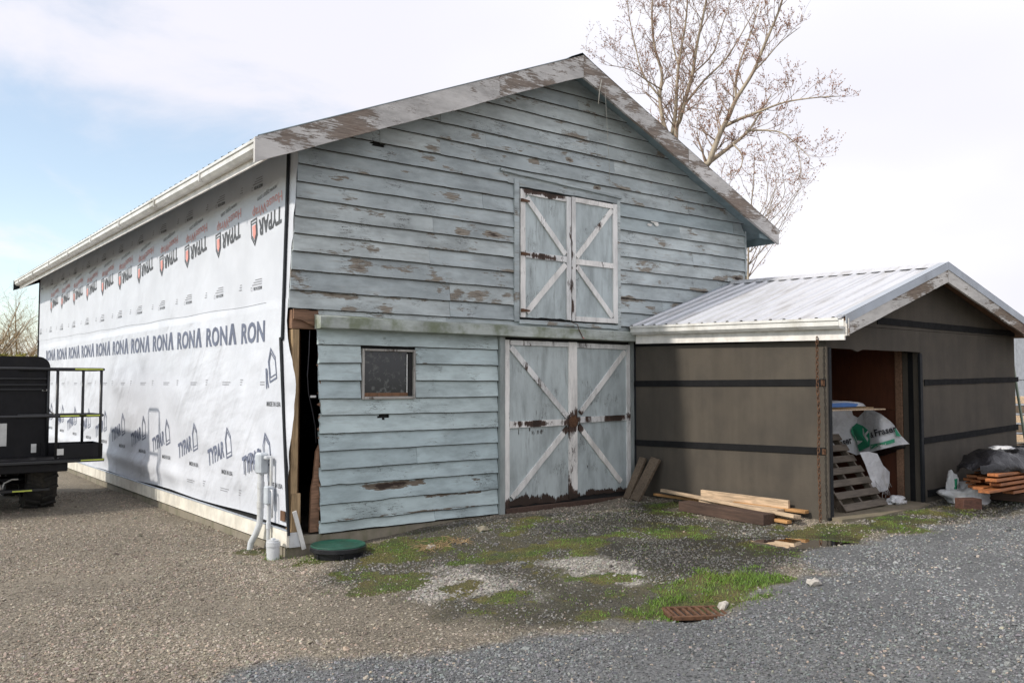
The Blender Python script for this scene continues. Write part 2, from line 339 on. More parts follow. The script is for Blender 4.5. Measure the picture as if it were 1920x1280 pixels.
# ------------------------------------------------------------------ mesh helpers
class MB:
    def __init__(s): s.v = []; s.f = []
    def add(s, vs, fs):
        o = len(s.v); s.v += [tuple(p) for p in vs]; s.f += [tuple(i + o for i in f) for f in fs]; return s
    def box(s, x0, x1, y0, y1, z0, z1, b=.004, X=None):
        """chamfered box; X = optional matrix"""
        lo = (min(x0, x1), min(y0, y1), min(z0, z1)); hi = (max(x0, x1), max(y0, y1), max(z0, z1))
        b = min(b, *[(h - l) * .3 for l, h in zip(lo, hi)])
        vs = []; idx = {}
        for cx in (0, 1):
            for cy in (0, 1):
                for cz in (0, 1):
                    c = (cx, cy, cz)
                    for ax in range(3):
                        p = [(hi[k] if c[k] else lo[k]) for k in range(3)]
                        for k in range(3):
                            if k != ax: p[k] += -b if c[k] else b
                        idx[c, ax] = len(vs); vs.append(p)
        fs = []
        for ax in range(3):
            o = [k for k in range(3) if k != ax]
            for sd in (0, 1):
                q = []
                for a_, b_ in ((0, 0), (1, 0), (1, 1), (0, 1)):
                    c = [0, 0, 0]; c[ax] = sd; c[o[0]] = a_; c[o[1]] = b_; q.append(idx[tuple(c), ax])
                fs.append(q)
            for a_ in (0, 1):
                for b_ in (0, 1):
                    c0 = [0, 0, 0]; c0[o[0]] = a_; c0[o[1]] = b_; c1 = list(c0); c1[ax] = 1
                    c0 = tuple(c0); c1 = tuple(c1)
                    fs.append([idx[c0, o[0]], idx[c1, o[0]], idx[c1, o[1]], idx[c0, o[1]]])
        for cx in (0, 1):
            for cy in (0, 1):
                for cz in (0, 1): fs.append([idx[(cx, cy, cz), k] for k in range(3)])
        if X is not None: vs = [X @ Vector(p) for p in vs]
        return s.add(vs, fs)
    def beam(s, a, b, wd, th, up=(0, 0, 1), ch=.004):
        """box from a to b, width wd across, th along up"""
        a = Vector(a); b = Vector(b); d = b - a; L = d.length; d.normalize()
        sd = d.cross(Vector(up)).normalized(); u = sd.cross(d)
        X = Matrix((( d.x, sd.x, u.x, a.x), (d.y, sd.y, u.y, a.y), (d.z, sd.z, u.z, a.z), (0, 0, 0, 1)))
        return s.box(0, L, -wd / 2, wd / 2, -th / 2, th / 2, ch, X)
    def tube(s, pts, rad, n=8, cap=True):
        pts = [Vector(p) for p in pts]; m = len(pts)
        if not hasattr(rad, '__len__'): rad = [rad] * m
        t0 = (pts[1] - pts[0]).normalized()
        nrm = t0.orthogonal().normalized(); vs = []
        for i in range(m):
            tg = (pts[min(i + 1, m - 1)] - pts[max(i - 1, 0)]).normalized()
            nrm = (nrm - tg * nrm.dot(tg)); nrm = nrm.normalized() if nrm.length > 1e-6 else tg.orthogonal().normalized()
            bi = tg.cross(nrm)
            for k in range(n):
                an = 2 * math.pi * k / n; vs.append(pts[i] + (nrm * math.cos(an) + bi * math.sin(an)) * rad[i])
        fs = [(i * n + k, i * n + (k + 1) % n, (i + 1) * n + (k + 1) % n, (i + 1) * n + k) for i in range(m - 1) for k in range(n)]
        if cap: fs += [tuple(range(n))[::-1], tuple(range((m - 1) * n, m * n))]
        return s.add(vs, fs)
    def prism(s, poly, fn0, fn1):
        """poly 2D -> solid between two mappings"""
        n = len(poly); vs = [fn0(*p) for p in poly] + [fn1(*p) for p in poly]
        return s.add(vs, [tuple(range(n))[::-1], tuple(range(n, 2 * n))] + [(i, (i + 1) % n, n + (i + 1) % n, n + i) for i in range(n)])
    def grid(s, P):
        r = len(P); c = len(P[0])
        return s.add([p for row in P for p in row], [(i * c + j, i * c + j + 1, (i + 1) * c + j + 1, (i + 1) * c + j) for i in range(r - 1) for j in range(c - 1)])
    def mesh(s, name):
        me = bpy.data.meshes.new(name); me.from_pydata(s.v, [], s.f); me.validate(); 
        bm = bmesh.new(); bm.from_mesh(me); bmesh.ops.recalc_face_normals(bm, faces=bm.faces); bm.to_mesh(me); bm.free()
        return me
    def build(s, name, m, parent=None, smooth=False, origin=None):
        me = s.mesh(name)
        if origin is not None: me.transform(Matrix.Translation(-Vector(origin)))
        o = bpy.data.objects.new(name, me); COL.objects.link(o)
        me.materials.append(M[m] if isinstance(m, str) else m)
        if origin is not None: o.location = origin
        if smooth:
            me.polygons.foreach_set('use_smooth', [True] * len(me.polygons))
            if smooth == 'auto': me.set_sharp_from_angle(angle=R(35))
        if parent is not None:
            o.parent = parent
            pw = Vector((0, 0, 0)); q = parent
            while q is not None: pw += q.location; q = q.parent
            o.location = Vector(origin if origin is not None else (0, 0, 0)) - pw
        return o
def tag(o, label, cat, group=None):
    o['label'] = label; o['category'] = cat
    if group: o['group'] = group
    return o
def thing(name, label, cat, loc=(0, 0, 0), group=None):
    o = bpy.data.objects.new(name, None); COL.objects.link(o); o.location = loc; o.empty_display_size = .2
    return tag(o, label, cat, group)
def kind(o, k): o['kind'] = k; return o
def jit(a): return random.uniform(-a, a)

# value noise for the ground
_T = RNG.random((256, 256))
def vn(x, y):
    xi = np.floor(x).astype(int); yi = np.floor(y).astype(int); fx = x - xi; fy = y - yi
    fx = fx * fx * (3 - 2 * fx); fy = fy * fy * (3 - 2 * fy); g = lambda a, b: _T[a % 256, b % 256]
    return (g(xi, yi) * (1 - fx) + g(xi + 1, yi) * fx) * (1 - fy) + (g(xi, yi + 1) * (1 - fx) + g(xi + 1, yi + 1) * fx) * fy
def fbm(x, y, o=4):
    s = 0; a = .5
    for k in range(o): s = s + a * vn(x + 17.3 * k, y - 9.1 * k); x = x * 2.03; y = y * 2.03; a *= .5
    return s
def ss(x, a, b):
    q = np.clip((x - a) / (b - a), 0, 1); return q * q * (3 - 2 * q)

# ------------------------------------------------------------------ ground
def gbase(x, y):
    x = np.asarray(x, float); y = np.asarray(y, float)
    z = -.21 + .20 * ss(x, -.3, 2.6) + .085 * ss(x, 4.2, 5.6) * ss(y, -6, -3.2) + .10 * ss(x, 7.2, 9.) * ss(y, -7, -3.4)
    z = z - .05 * ss(-y, 4.5, 8)
    return z
def gpt(px, py):
    d = ray(px, py); z = -.05
    for k in range(6):
        q = CAM + d * ((z - CAM.z) / d.z); z = float(gbase(q.x, q.y))
    return q
def gpoly(pts): return np.array([[q.x, q.y] for q in (gpt(*p) for p in pts)])
def sdist(x, y, P):
    """signed distance, positive inside"""
    d = np.full(x.shape, 1e9); ins = np.zeros(x.shape, bool); n = len(P)
    for i in range(n):
        ax, ay = P[i]; bx, by = P[(i + 1) % n]; ex_, ey_ = bx - ax, by - ay
        tt = np.clip(((x - ax) * ex_ + (y - ay) * ey_) / (ex_ * ex_ + ey_ * ey_ + 1e-12), 0, 1)
        d = np.minimum(d, np.hypot(x - ax - tt * ex_, y - ay - tt * ey_))
        c = ((ay > y) != (by > y)) & (x < (bx - ax) * (y - ay) / (by - ay + 1e-12) + ax); ins ^= c
    return np.where(ins, d, -d)
GRASS = [gpoly(p) for p in (
    [(1165, 1135), (1215, 1100), (1290, 1075), (1400, 1068), (1490, 1090), (1480, 1115), (1400, 1138), (1290, 1150), (1200, 1165), (1150, 1155)],
    [(830, 1055), (900, 1040), (1000, 1016), (1060, 1003), (1140, 1008), (1180, 1026), (1130, 1045), (1050, 1040), (960, 1060), (860, 1065)],
    [(640, 1085), (740, 1062), (830, 1075), (900, 1112), (1010, 1135), (1000, 1150), (900, 1140), (800, 1120), (700, 1110)],
    [(690, 1020), (760, 1000), (840, 1005), (820, 1040), (740, 1060), (690, 1050)],
    [(1480, 995), (1560, 982), (1640, 970), (1740, 952), (1770, 965), (1700, 998), (1600, 1008), (1500, 1012)],
    [(1380, 1022), (1500, 1018), (1508, 1040), (1430, 1046)],
    [(1140, 990), (1260, 982), (1340, 1000), (1270, 1012), (1160, 1005)],
    [(930, 985), (1000, 975), (1010, 1000), (940, 1005)],
    [(455, 1030), (520, 1022), (600, 1038), (580, 1060), (480, 1042)],
    [(1050, 1120), (1140, 1110), (1165, 1150), (1080, 1165)],
    [(1060, 1075), (1150, 1065), (1180, 1085), (1100, 1100)],
    [(1235, 940), (1290, 945), (1300, 965), (1245, 968)], [(1700, 975), (1790, 950), (1800, 970), (1740, 985)])]
MOSSY = [gpoly([(1690, 990), (1760, 940), (1990, 880), (1990, 965), (1780, 995)]), gpoly([(600, 1040), (610, 1010), (940, 972), (1190, 940), (1250, 945), (1290, 975), (1100, 1000), (760, 1010)]), gpoly([(600, 1040), (760, 995), (1100, 975), (1290, 975), (1560, 985), (1780, 950), (1760, 990), (1560, 1020), (1510, 1080), (1400, 1140), (1250, 1170), (1000, 1170), (860, 1130), (640, 1095)])]
WHITES = [gpoly(p) for p in ([(745, 1095), (800, 1068), (880, 1060), (960, 1085), (985, 1110), (930, 1125), (850, 1115)], [(1010, 1062), (1100, 1045), (1190, 1070), (1170, 1095), (1080, 1090)])]
WET = [gpoly(p) for p in ([(1130, 1015), (1400, 1003), (1560, 998), (1600, 1012), (1490, 1055), (1400, 1072), (1250, 1085), (1170, 1055)], [(990, 990), (1200, 944), (1280, 955), (1290, 990), (1100, 1003)], [(1040, 1118), (1160, 1095), (1140, 1140), (1060, 1150)], [(1720, 940), (1920, 890), (1920, 950), (1780, 975)])]
PUD = [gpoly(p) for p in ([(1405, 1010), (1500, 1003), (1610, 1006), (1590, 1017), (1490, 1024), (1420, 1020)],)]
ROAD = gpoly([(250, 1330), (380, 1275), (560, 1240), (850, 1215), (1010, 1188), (1200, 1168), (1330, 1147), (1450, 1112), (1535, 1075), (1505, 1035), (1560, 1018), (1700, 1000), (1800, 984), (1990, 945), (2600, 1000), (2600, 1900), (250, 1900)])
GRT = gpt(1308, 1141)
def best(x, y, L, wob=.0, f=2.2):
    n = (fbm(x * f, y * f, 5) - .47) * wob
    r = np.full(x.shape, -1e9)
    for P in L: r = np.maximum(r, sdist(x, y, P))
    return r + n
def zones(x, y):
    g = ss(best(x, y, GRASS, 1.5, 4.0), -.16, .30); g = np.maximum(g, ss(best(x, y, [GRASS[0]], .7, 4.), -.12, .16)); mo = ss(best(x, y, MOSSY, 1.3, 1.4), -.25, .25)
    wh = ss(best(x, y, WHITES, 1.0, 3.), -.16, .2); ro = ss(best(x, y, [ROAD], .7, 3.), -.16, .16)
    we = ss(best(x, y, WET, .9), -.25, .25); pu = ss(best(x, y, PUD, .25), -.10, .06)
    mo = mo * (1 - ro); g = g * (1 - .85 * ro)
    return g, mo, wh * (1 - .6 * g), ro, np.maximum(we * .8 * (1 - .6 * ro), pu), pu
def gz(x, y):
    x = np.atleast_1d(np.asarray(x, float)); y = np.atleast_1d(np.asarray(y, float))
    pu = ss(best(x, y, PUD, .25), -.10, .06)
    near = ss(np.hypot(x + 1, y + 3), 30, 14)
    return gbase(x, y) + near * ((fbm(x * .8, y * .8, 4) - .47) * .05 + (fbm(x * 4, y * 4, 3) - .44) * .022) - .035 * pu - .045 * ss(np.hypot((x - GRT.x) * .9, (y - GRT.y) * 1.15), .32, .20)
def gz1(x, y): return float(gz(x, y)[0])
def axis_coords(a, b, st, far):
    c = list(np.arange(a, b, st)); s = st; p = b; up = []
    while p < far: up.append(p); s *= 1.22; p += s
    s = st; p = a; dn = []
    while p > -far: s *= 1.22; p -= s; dn.append(p)
    return np.array(dn[::-1] + c + up)
gx = axis_coords(-6, 10.5, .05, 600); gy = axis_coords(-8, 6., .05, 600)
XX, YY = np.meshgrid(gx, gy); ZZ = gz(XX.ravel(), YY.ravel())
nv = XX.size; nc = len(gx); nr = len(gy)
me = bpy.data.meshes.new('ground'); me.vertices.add(nv)
me.vertices.foreach_set('co', np.stack([XX.ravel(), YY.ravel(), ZZ], 1).ravel())
ii, jj = np.meshgrid(np.arange(nr - 1), np.arange(nc - 1), indexing='ij'); b0 = (ii * nc + jj).ravel()
q = np.stack([b0, b0 + 1, b0 + nc + 1, b0 + nc], 1).ravel(); nf = len(b0)
me.loops.add(nf * 4); me.loops.foreach_set('vertex_index', q.astype(np.int32))
me.polygons.add(nf); me.polygons.foreach_set('loop_start', np.arange(0, nf * 4, 4, dtype=np.int32)); 
me.polygons.foreach_set('use_smooth', np.ones(nf, bool)); me.update(calc_edges=True)
g_, mo_, wh_, ro_, we_, pu_ = zones(XX.ravel(), YY.ravel())
far_ = ss(np.hypot(XX.ravel() + 1, YY.ravel()), 18, 40)
tan_ = np.clip(1 - mo_, 0, 1); one = np.ones(nv)
for nm, ch in (('zone1', (np.maximum(g_, far_ * .9), wh_, ro_ * (1 - far_))), ('zone2', (we_, tan_, one * 0))):
    at = me.color_attributes.new(nm, 'FLOAT_COLOR', 'POINT'); at.data.foreach_set('color', np.stack([*ch, one], 1).ravel().astype(np.float32))
go = bpy.data.objects.new('ground', me); COL.objects.link(go); me.materials.append(M['ground']); kind(go, 'structure')
for i, P in enumerate(PUD):
    c = P.mean(0); lo = P.min(0) - .25; hi = P.max(0) + .25
    zw = float(np.min(gbase(P[:, 0], P[:, 1]))) - (.012 if i == 0 else .026)
    nx = 24; ny = 24
    Pg = [[(lo[0] + (hi[0] - lo[0]) * a / nx, lo[1] + (hi[1] - lo[1]) * b / ny, zw) for a in range(nx + 1)] for b in range(ny + 1)]
    kind(MB().grid(Pg).build('puddle', 'water'), 'structure')

# gravel stones: a cloud of points, each carrying one small stone
def scatter_stones():
    pts = []; n = 760000
    x = RNG.uniform(-6.5, 10.5, n); y = RNG.uniform(-7.8, 8, n)
    dx = x - CAM.x; dy = y - CAM.y; f = dx * EX[1] + dy * EY[1]; r = dx * EX[0] + dy * EY[0]; d = np.hypot(dx, dy)
    ok = (f > 4.6) & (np.abs(r / f) < .72) & (d < 17)
    ok &= np.hypot(x - GRT.x, y - GRT.y) > .25
    inbarn = (x > -.05) & (y > -.06); inshed = (x > 5.22) & (y > -3.2)
    ok &= ~inbarn & ~inshed
    ok &= RNG.random(n) < np.clip(1.25 - d / 15, .25, 1)
    x = x[ok]; y = y[ok]
    g, mo, wh, ro, we, pu = zones(x, y); z = gz(x, y)
    pack = np.clip((fbm(x * .9 + 3, y * .9 + 7, 4) - .30) * 4.5, .25, 1)
    p = np.clip((1 - .80 * g - .30 * mo * (1 - wh) - .8 * pu) * pack, .02, 1); k = RNG.random(len(x)) < p
    x, y, z, g, mo, wh, ro, we = [a[k] for a in (x, y, z, g, mo, wh, ro, we)]; n = len(x)
    sc = .0045 + .0066 * RNG.random(n) ** 2.6 + .004 * wh; big = RNG.random(n) < .006; sc[big] *= 2.1
    lowt = fbm(x * .55 + 9, y * .55, 4)[:, None]
    z = z + sc * .25
    tone = RNG.beta(2., 2.6, n)[:, None]; hue = RNG.normal(0, .035, (n, 3))
    tan = np.array([.12, .10, .075]) * (1 - tone) + np.array([.50, .44, .36]) * tone
    grey = np.array([.075, .079, .080]) * (1 - tone) + np.array([.34, .35, .35]) * tone
    whi = np.array([.20, .185, .16]) * (1 - tone) + np.array([.55, .52, .47]) * tone
    pk = (RNG.random(n) < .05)[:, None]; tan = np.where(pk, np.array([.42, .33, .26]), tan); grey = np.where(pk, np.array([.42, .36, .30]), grey)
    col = tan * (1 - ro[:, None]) + grey * ro[:, None]
    mz = (mo * (1 - ro))[:, None] * .7; col = col * (1 - mz) + (grey * .8) * mz
    col = col * (1 - wh[:, None]) + whi * wh[:, None]
    col = np.clip(col * (1 + hue) * (1 - .5 * we[:, None]) * (.46 + .92 * lowt), .01, .9)
    me = bpy.data.meshes.new('gravel_stones'); me.vertices.add(n); me.vertices.foreach_set('co', np.stack([x, y, z], 1).ravel())
    a = me.attributes.new('scl', 'FLOAT_VECTOR', 'POINT'); a.data.foreach_set('vector', np.stack([sc * RNG.uniform(.8, 1.5, n), sc, sc * RNG.uniform(.5, .9, n)], 1).ravel().astype(np.float32))
    a = me.attributes.new('rot', 'FLOAT_VECTOR', 'POINT'); a.data.foreach_set('vector', np.stack([RNG.normal(0, .35, n), RNG.normal(0, .35, n), RNG.uniform(0, 6.28, n)], 1).ravel().astype(np.float32))
    a = me.attributes.new('col', 'FLOAT_COLOR', 'POINT'); a.data.foreach_set('color', np.concatenate([col, np.ones((n, 1))], 1).ravel().astype(np.float32))
    o = bpy.data.objects.new('gravel_stones', me); COL.objects.link(o); me.materials.append(M['stone'])
    ng = bpy.data.node_groups.new('stones', 'GeometryNodeTree'); t = NT(ng)
    ng.interface.new_socket('Geometry', in_out='INPUT', socket_type='NodeSocketGeometry'); ng.interface.new_socket('Geometry', in_out='OUTPUT', socket_type='NodeSocketGeometry')
    gi = t.n('NodeGroupInput'); goo = t.n('NodeGroupOutput'); gt = t.n('GeometryNodeGeometryToInstance')
    for s in range(5):
        ico = t.n('GeometryNodeMeshIcoSphere', {'Radius': 1., 'Subdivisions': 2})
        nz = t.n('ShaderNodeTexNoise', {'Vector': t.v('ADD', t.n('GeometryNodeInputPosition').outputs[0], (s * 7.7, 0, 0)), 'Scale': .95, 'Detail': 1.}).outputs['Color']
        sp_ = t.n('GeometryNodeSetPosition', {'Geometry': ico.outputs[0], 'Offset': t.v('MULTIPLY', t.v('SUBTRACT', nz, (.5, .5, .5)), (2.1, 2.1, 2.1))})
        ng.links.new(sp_.outputs[0], gt.inputs[0])
    def na(nm, ty): 
        nd = t.n('GeometryNodeInputNamedAttribute', data_type=ty); nd.inputs['Name'].default_value = nm; return [o_ for o_ in nd.outputs if o_.enabled][0]
    ip = t.n('GeometryNodeInstanceOnPoints', {'Points': gi.outputs[0], 'Instance': gt.outputs[0], 'Pick Instance': True, 'Rotation': na('rot', 'FLOAT_VECTOR'), 'Scale': na('scl', 'FLOAT_VECTOR')})
    sm = t.n('GeometryNodeSetMaterial', {'Geometry': ip.outputs[0], 'Material': M['stone']})
    ng.links.new(sm.outputs[0], goo.inputs[0])
    o.modifiers.new('stones', 'NODES').node_group = ng
    kind(o, 'stuff'); tag(o, 'loose grey and tan gravel stones covering the yard', 'gravel')
scatter_stones()

def scatter_grass():
    n = 420000
    x = RNG.uniform(-1, 9.5, n); y = RNG.uniform(-6.5, .3, n)
    ok = (np.hypot(x - GRT.x, y - GRT.y) > .24) & ~((x > .0) & (y > -.04)) & ~((x > 5.3) & (y > -3.22)); x = x[ok]; y = y[ok]
    g, mo, wh, ro, we, pu = zones(x, y)
    k = RNG.random(len(x)) < np.maximum(g, .10 * mo) * (1 - .9 * pu) * np.clip((fbm(x * 6, y * 6, 3) - .30) * 5, .12, 1); x = x[k]; y = y[k]; g = g[k]
    z = gz(x, y); n = len(x)
    lush = ss(best(x, y, [GRASS[0], GRASS[8]], .4), -.2, .15)
    h = (.016 + .030 * RNG.random(n) ** 1.5) * (.45 + .65 * lush); an = RNG.uniform(0, 6.28, n); wd = RNG.uniform(.0016, .0034, n); le = RNG.uniform(.2, 1.1, n) * h; la = RNG.uniform(0, 6.28, n)
    b = np.stack([x, y, z - .004], 1); sd = np.stack([np.cos(an) * wd, np.sin(an) * wd, 0 * x], 1)
    mid = b + np.stack([np.cos(la) * le * .35, np.sin(la) * le * .35, h * .62], 1); tip = b + np.stack([np.cos(la) * le, np.sin(la) * le, h], 1)
    V = np.stack([b - sd, b + sd, mid + sd * .7, mid - sd * .7, tip], 1).reshape(-1, 3)
    base = np.arange(n) * 5
    me = bpy.data.meshes.new('grass_tufts'); me.vertices.add(n * 5); me.vertices.foreach_set('co', V.ravel())
    lp = np.stack([base, base + 1, base + 2, base + 3, base + 3, base + 2, base + 4], 1).ravel()
    me.loops.add(n * 7); me.loops.foreach_set('vertex_index', lp.astype(np.int32)); me.polygons.add(n * 2)
    me.polygons.foreach_set('loop_start', np.stack([np.arange(n) * 7, np.arange(n) * 7 + 4], 1).ravel().astype(np.int32)); me.update(calc_edges=True)
    tn = RNG.random(n)[:, None]; dry = np.clip((fbm(x * 2.2 + 40, y * 2.2, 4) - .42) * 4 * (1 - .75 * lush), 0, .85)[:, None]
    c = np.array([.065, .140, .012]) * (1 - tn) + np.array([.17, .28, .034]) * tn; c = c * (1 - dry) + np.array([.17, .125, .045]) * dry
    c = np.repeat(np.concatenate([c, np.ones((n, 1))], 1), 5, 0)
    a = me.color_attributes.new('col', 'FLOAT_COLOR', 'POINT'); a.data.foreach_set('color', c.ravel().astype(np.float32))
    o = bpy.data.objects.new('grass_tufts', me); COL.objects.link(o); me.materials.append(M['grass'])
    kind(o, 'stuff'); tag(o, 'short green grass and moss patches on the wet gravel', 'grass')
scatter_grass()

# ------------------------------------------------------------------ barn
barn = thing('barn', 'large weathered blue grey wooden barn with one wall under printed white wrap', 'barn', (3.95, 7.6, -.1))
RX, RZ, LE, RE, EZ = 3.98, 6.12, -.58, 8.30, 4.20
SL = (RZ - EZ) / (RX - LE); SR = (RZ - EZ) / (RE - RX)
def rtop(x): return EZ + SL * (x - LE) if x < RX else EZ + SR * (RE - x)
BY0, BY1 = -.33, 15.35
# shell
MB().box(.03, .12, .17, 15.3, -.12, 4.30).build('side_wall', 'dark', barn)
MB().box(7.80, 7.885, .06, 15.3, -.1, 4.22).build('side_wall', 'siding', barn)
MB().prism([(.13, -.1), (7.79, -.1), (7.79, 4.2), (RX, 5.9), (.13, 4.3)], lambda a, b: (a, 15.18, b), lambda a, b: (a, 15.29, b)).build('rear_wall', 'siding', barn)
MB().box(-.04, 7.9, .12, 15.3, -.50, -.125).build('foundation', 'concrete', barn)
MB().box(-.03, 5.2, .0, .115, -.50, -.015).build('foundation', 'concrete', barn)
# dark backing behind the boards, with the opening at the torn corner left open
MB().prism([(.40, -.01), (7.78, -.01), (7.78, 4.05), (RX, 5.85), (.13, 4.22), (.13, 2.50), (.40, 2.50)], lambda a, b: (a, .030, b), lambda a, b: (a, .045, b)).build('sheathing', 'dark', barn)
# roof deck
for (a, b) in ((-.44, RX - .002), (RX + .002, RE)):
    MB().prism([(a, rtop(a)), (b, rtop(b)), (b, rtop(b) - .10), (a, rtop(a) - .10)], lambda x, z: (x, BY0, z), lambda x, z: (x, BY1, z)).build('roof_deck', 'soffit', barn)
def corr(width, length, pitch=.225, rib=.022, nl=2):
    """ribbed sheet: width along X, length along Y, ribs up"""
    prof = []; x = 0
    while x < width - 1e-6:
        for dx, h in ((0, 0), (.30, 0), (.38, 1), (.52, 1), (.60, 0)):
            if x + dx * pitch <= width + 1e-6: prof.append((x + dx * pitch, h * rib))
        x += pitch
    prof.append((width, 0))
    return prof
def roof_sheet(name, m, parent, prof, edge, dirv, y0, lift):
    """edge: point (x,z) at the eave, dirv (x,z) unit vector towards ridge times length"""
    nx, nz = -dirv[1], dirv[0]; L = math.hypot(*dirv)
    if nz < 0: nx, nz = -nx, -nz
    nx /= L; nz /= L; P = []
    for s_ in (0, 1):
        P.append([(edge[0] + dirv[0] * s_ + nx * (h + lift), y0 + p, edge[1] + dirv[1] * s_ + nz * (h + lift)) for p, h in prof])
    return MB().grid(P).build(name, m, parent)
prof = corr(.9, 1, .225, .02)
for k in range(18):
    y = BY0 - .05 + k * .9 * .975
    roof_sheet('roof_sheet', 'barnroof', barn, prof, (-.52, rtop(-.52)), (RX + .52, (RX + .52) * SL), y, .006 + .002 * (k % 2))
    roof_sheet('roof_sheet', 'barnroof', barn, prof, (RE + .05, EZ - .05 * SR), (RX - RE - .05, (RE + .05 - RX) * SR), y, .006 + .002 * (k % 2))
MB().prism([(RX - .2, RZ - .2 * SL + .035), (RX, RZ + .045), (RX + .2, RZ - .2 * SR + .035), (RX + .2, RZ - .2 * SR + .031), (RX, RZ + .040), (RX - .2, RZ - .2 * SL + .031)], lambda a, b: (a, BY0 - .02, b), lambda a, b: (a, BY1 + .05, b)).build('ridge_cap', 'barnroof', barn)
# rake boards
def rake(parent, x0, x1, zt, y0, y1, h0, h1, m, n=14, w=.012, name='rake_board'):
    mb = MB(); P0 = []; P1 = []
    for i in range(n + 1):
        x = x0 + (x1 - x0) * i / n; s = i / n; e = mnoise.noise((x * 2.3, y0, 3.)) * w + mnoise.noise((x * 9, y0, 1.)) * w * .35
        a = zt(x); P0.append((x, a)); P1.append((x, a - (h0 + (h1 - h0) * s) + e))
    poly = P0 + P1[::-1]
    return mb.prism(poly, lambda a, b: (a, y0, b), lambda a, b: (a, y1, b)).build(name, m, parent)
zt = lambda x: rtop(x) + .005
rake(barn, LE - .02, 2.55, zt, BY0 - .045, BY0 - .003, .262, .285, 'rake')
rake(barn, 2.556, RX - .002, zt, BY0 - .043, BY0 - .003, .275, .30, 'rake')
rake(barn, RX + .002, 6.1, zt, BY0 - .044, BY0 - .003, .30, .27, 'rake')
rake(barn, 6.106, RE + .02, zt, BY0 - .046, BY0 - .003, .27, .245, 'rake')
rake(barn, LE - .02, RX - .002, zt, BY1 + .003, BY1 + .04, .25, .3, 'black', name='rear_rake_board')
rake(barn, RX + .002, RE + .02, zt, BY1 + .003, BY1 + .04, .3, .25, 'black', name='rear_rake_board')
# eave fascia and gutter on the wrapped side
GE = -.445
MB().box(GE - .024, GE - .002, BY0, BY1, 3.99, EZ - .03, .003).build('fascia', 'fascia', barn)
gp = [(-.026, .0), (-.10, .0), (-.135, .035), (-.135, .085), (-.15, .095), (-.15, .125), (-.145, .125), (-.145, .10), (-.128, .088), (-.128, .04), (-.097, .007), (-.031, .007), (-.031, .12), (-.026, .12)]
MB().prism(gp, lambda a, b: (GE + a, BY0 + .01, 4.065 + b), lambda a, b: (GE + a, BY1 - .02, 4.065 + b)).build('gutter', 'whitemetal', barn)
for k in range(8): MB().box(GE - .155, GE - .03, 1.4 + k * 1.9, 1.425 + k * 1.9, 4.062, 4.195, .002).build('gutter_strap', 'whitemetal', barn)
MB().box(RE + .002, RE + .026, BY0, BY1, 3.98, EZ - .03, .003).build('fascia', 'soffit', barn)
MB().box(7.9, RE - .002, -.31, -.285, 4.03, 4.10, .003).build('soffit_return', 'soffit', barn)

# lap siding, board by board
ZLOW = [0., .114, .315, .52, .70, .90, 1.10, 1.30, 1.49, 1.69, 1.89, 2.09]
ZUP = [2.28, 2.48, 2.68, 2.90, 3.11, 3.31, 3.50, 3.70, 3.89, 4.09, 4.29, 4.49, 4.69, 4.89, 5.09, 5.29, 5.49, 5.69]
def lap_board(b0, b1, t0, t1, z0, z1, m, rough=.004, hole=None, raggedL=0.):
    L = max(b1 - b0, t1 - t0); fine = hole is not None
    n = max(2, int(L / (.02 if fine else .11))); rows = 10 if fine else 2; lip = .0055
    out = 0.; ta = jit(.0035); tb = jit(.0035); sd = random.uniform(0, 90)
    out = random.uniform(-.002, .003)
    V = []; 
    for side in (0, 1):
        for j in range(rows + 1):
            s = j / rows; row = []
            for i in range(n + 1):
                u = i / n; x = (b0 + (b1 - b0) * u) * (1 - s) + (t0 + (t1 - t0) * u) * s
                if raggedL and i == 0: x += jit(raggedL)
                z = z0 + (z1 - z0) * s + (ta * (1 - u) + tb * u) * (1 - s)
                if j == 0:
                    e = mnoise.noise((x * 1.7, z0 * 3, sd)) * rough * 1.3 + mnoise.noise((x * 11, z0, sd)) * rough
                    z += e
                wv = mnoise.noise((x * .9, z0 * 5, sd + 5)) * .003
                row.append((x, (-.024 - out + .030 * s + wv * (1 - s)) + (.017 if side else 0), z))
            V.append(row)
        if side == 0: V[0], first = [(x, y + .006, z - .002) for (x, y, z) in V[0]], V[0]; V.insert(1, [(x, y, z + lip) for (x, y, z) in first])
        else: V.insert(len(V) - rows, [(x, y, z + lip) for (x, y, z) in V[rows + 2]])
    mb = MB(); c = n + 1
    vs = [p for r in V for p in r]; fs = []
    rows += 1; R1 = rows + 1
    for j in range(rows):
        for i in range(n):
            if hole:
                mx = (V[j][i][0] + V[j][i + 1][0]) / 2; mz = (V[j][i][2] + V[j + 1][i][2]) / 2
                a_ = (mx - hole[0]) / hole[2]; c_ = (mz - hole[1]) / hole[3]
                if a_ * a_ + c_ * c_ + .35 * mnoise.noise((mx * 30, mz * 30, 0)) < 1: continue
            q = (j * c + i, j * c + i + 1, (j + 1) * c + i + 1, (j + 1) * c + i); fs.append(q)
            o = R1 * c; fs.append(tuple(k + o for k in q[::-1]))
    o = R1 * c
    for i in range(n):
        fs.append((i, i + 1, o + i + 1, o + i)); k = rows * c
        fs.append((k + i, k + i + 1, o + k + i + 1, o + k + i))
    for j in range(rows):
        for i in (0, n): fs.append((j * c + i, (j + 1) * c + i, o + (j + 1) * c + i, o + j * c + i))
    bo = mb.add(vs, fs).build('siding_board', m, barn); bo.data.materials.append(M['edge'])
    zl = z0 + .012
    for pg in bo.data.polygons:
        if pg.normal.z < -.25 and abs(pg.normal.x) < .6: pg.material_index = 1  # downward faces and lip get the painted lap shadow
    return bo
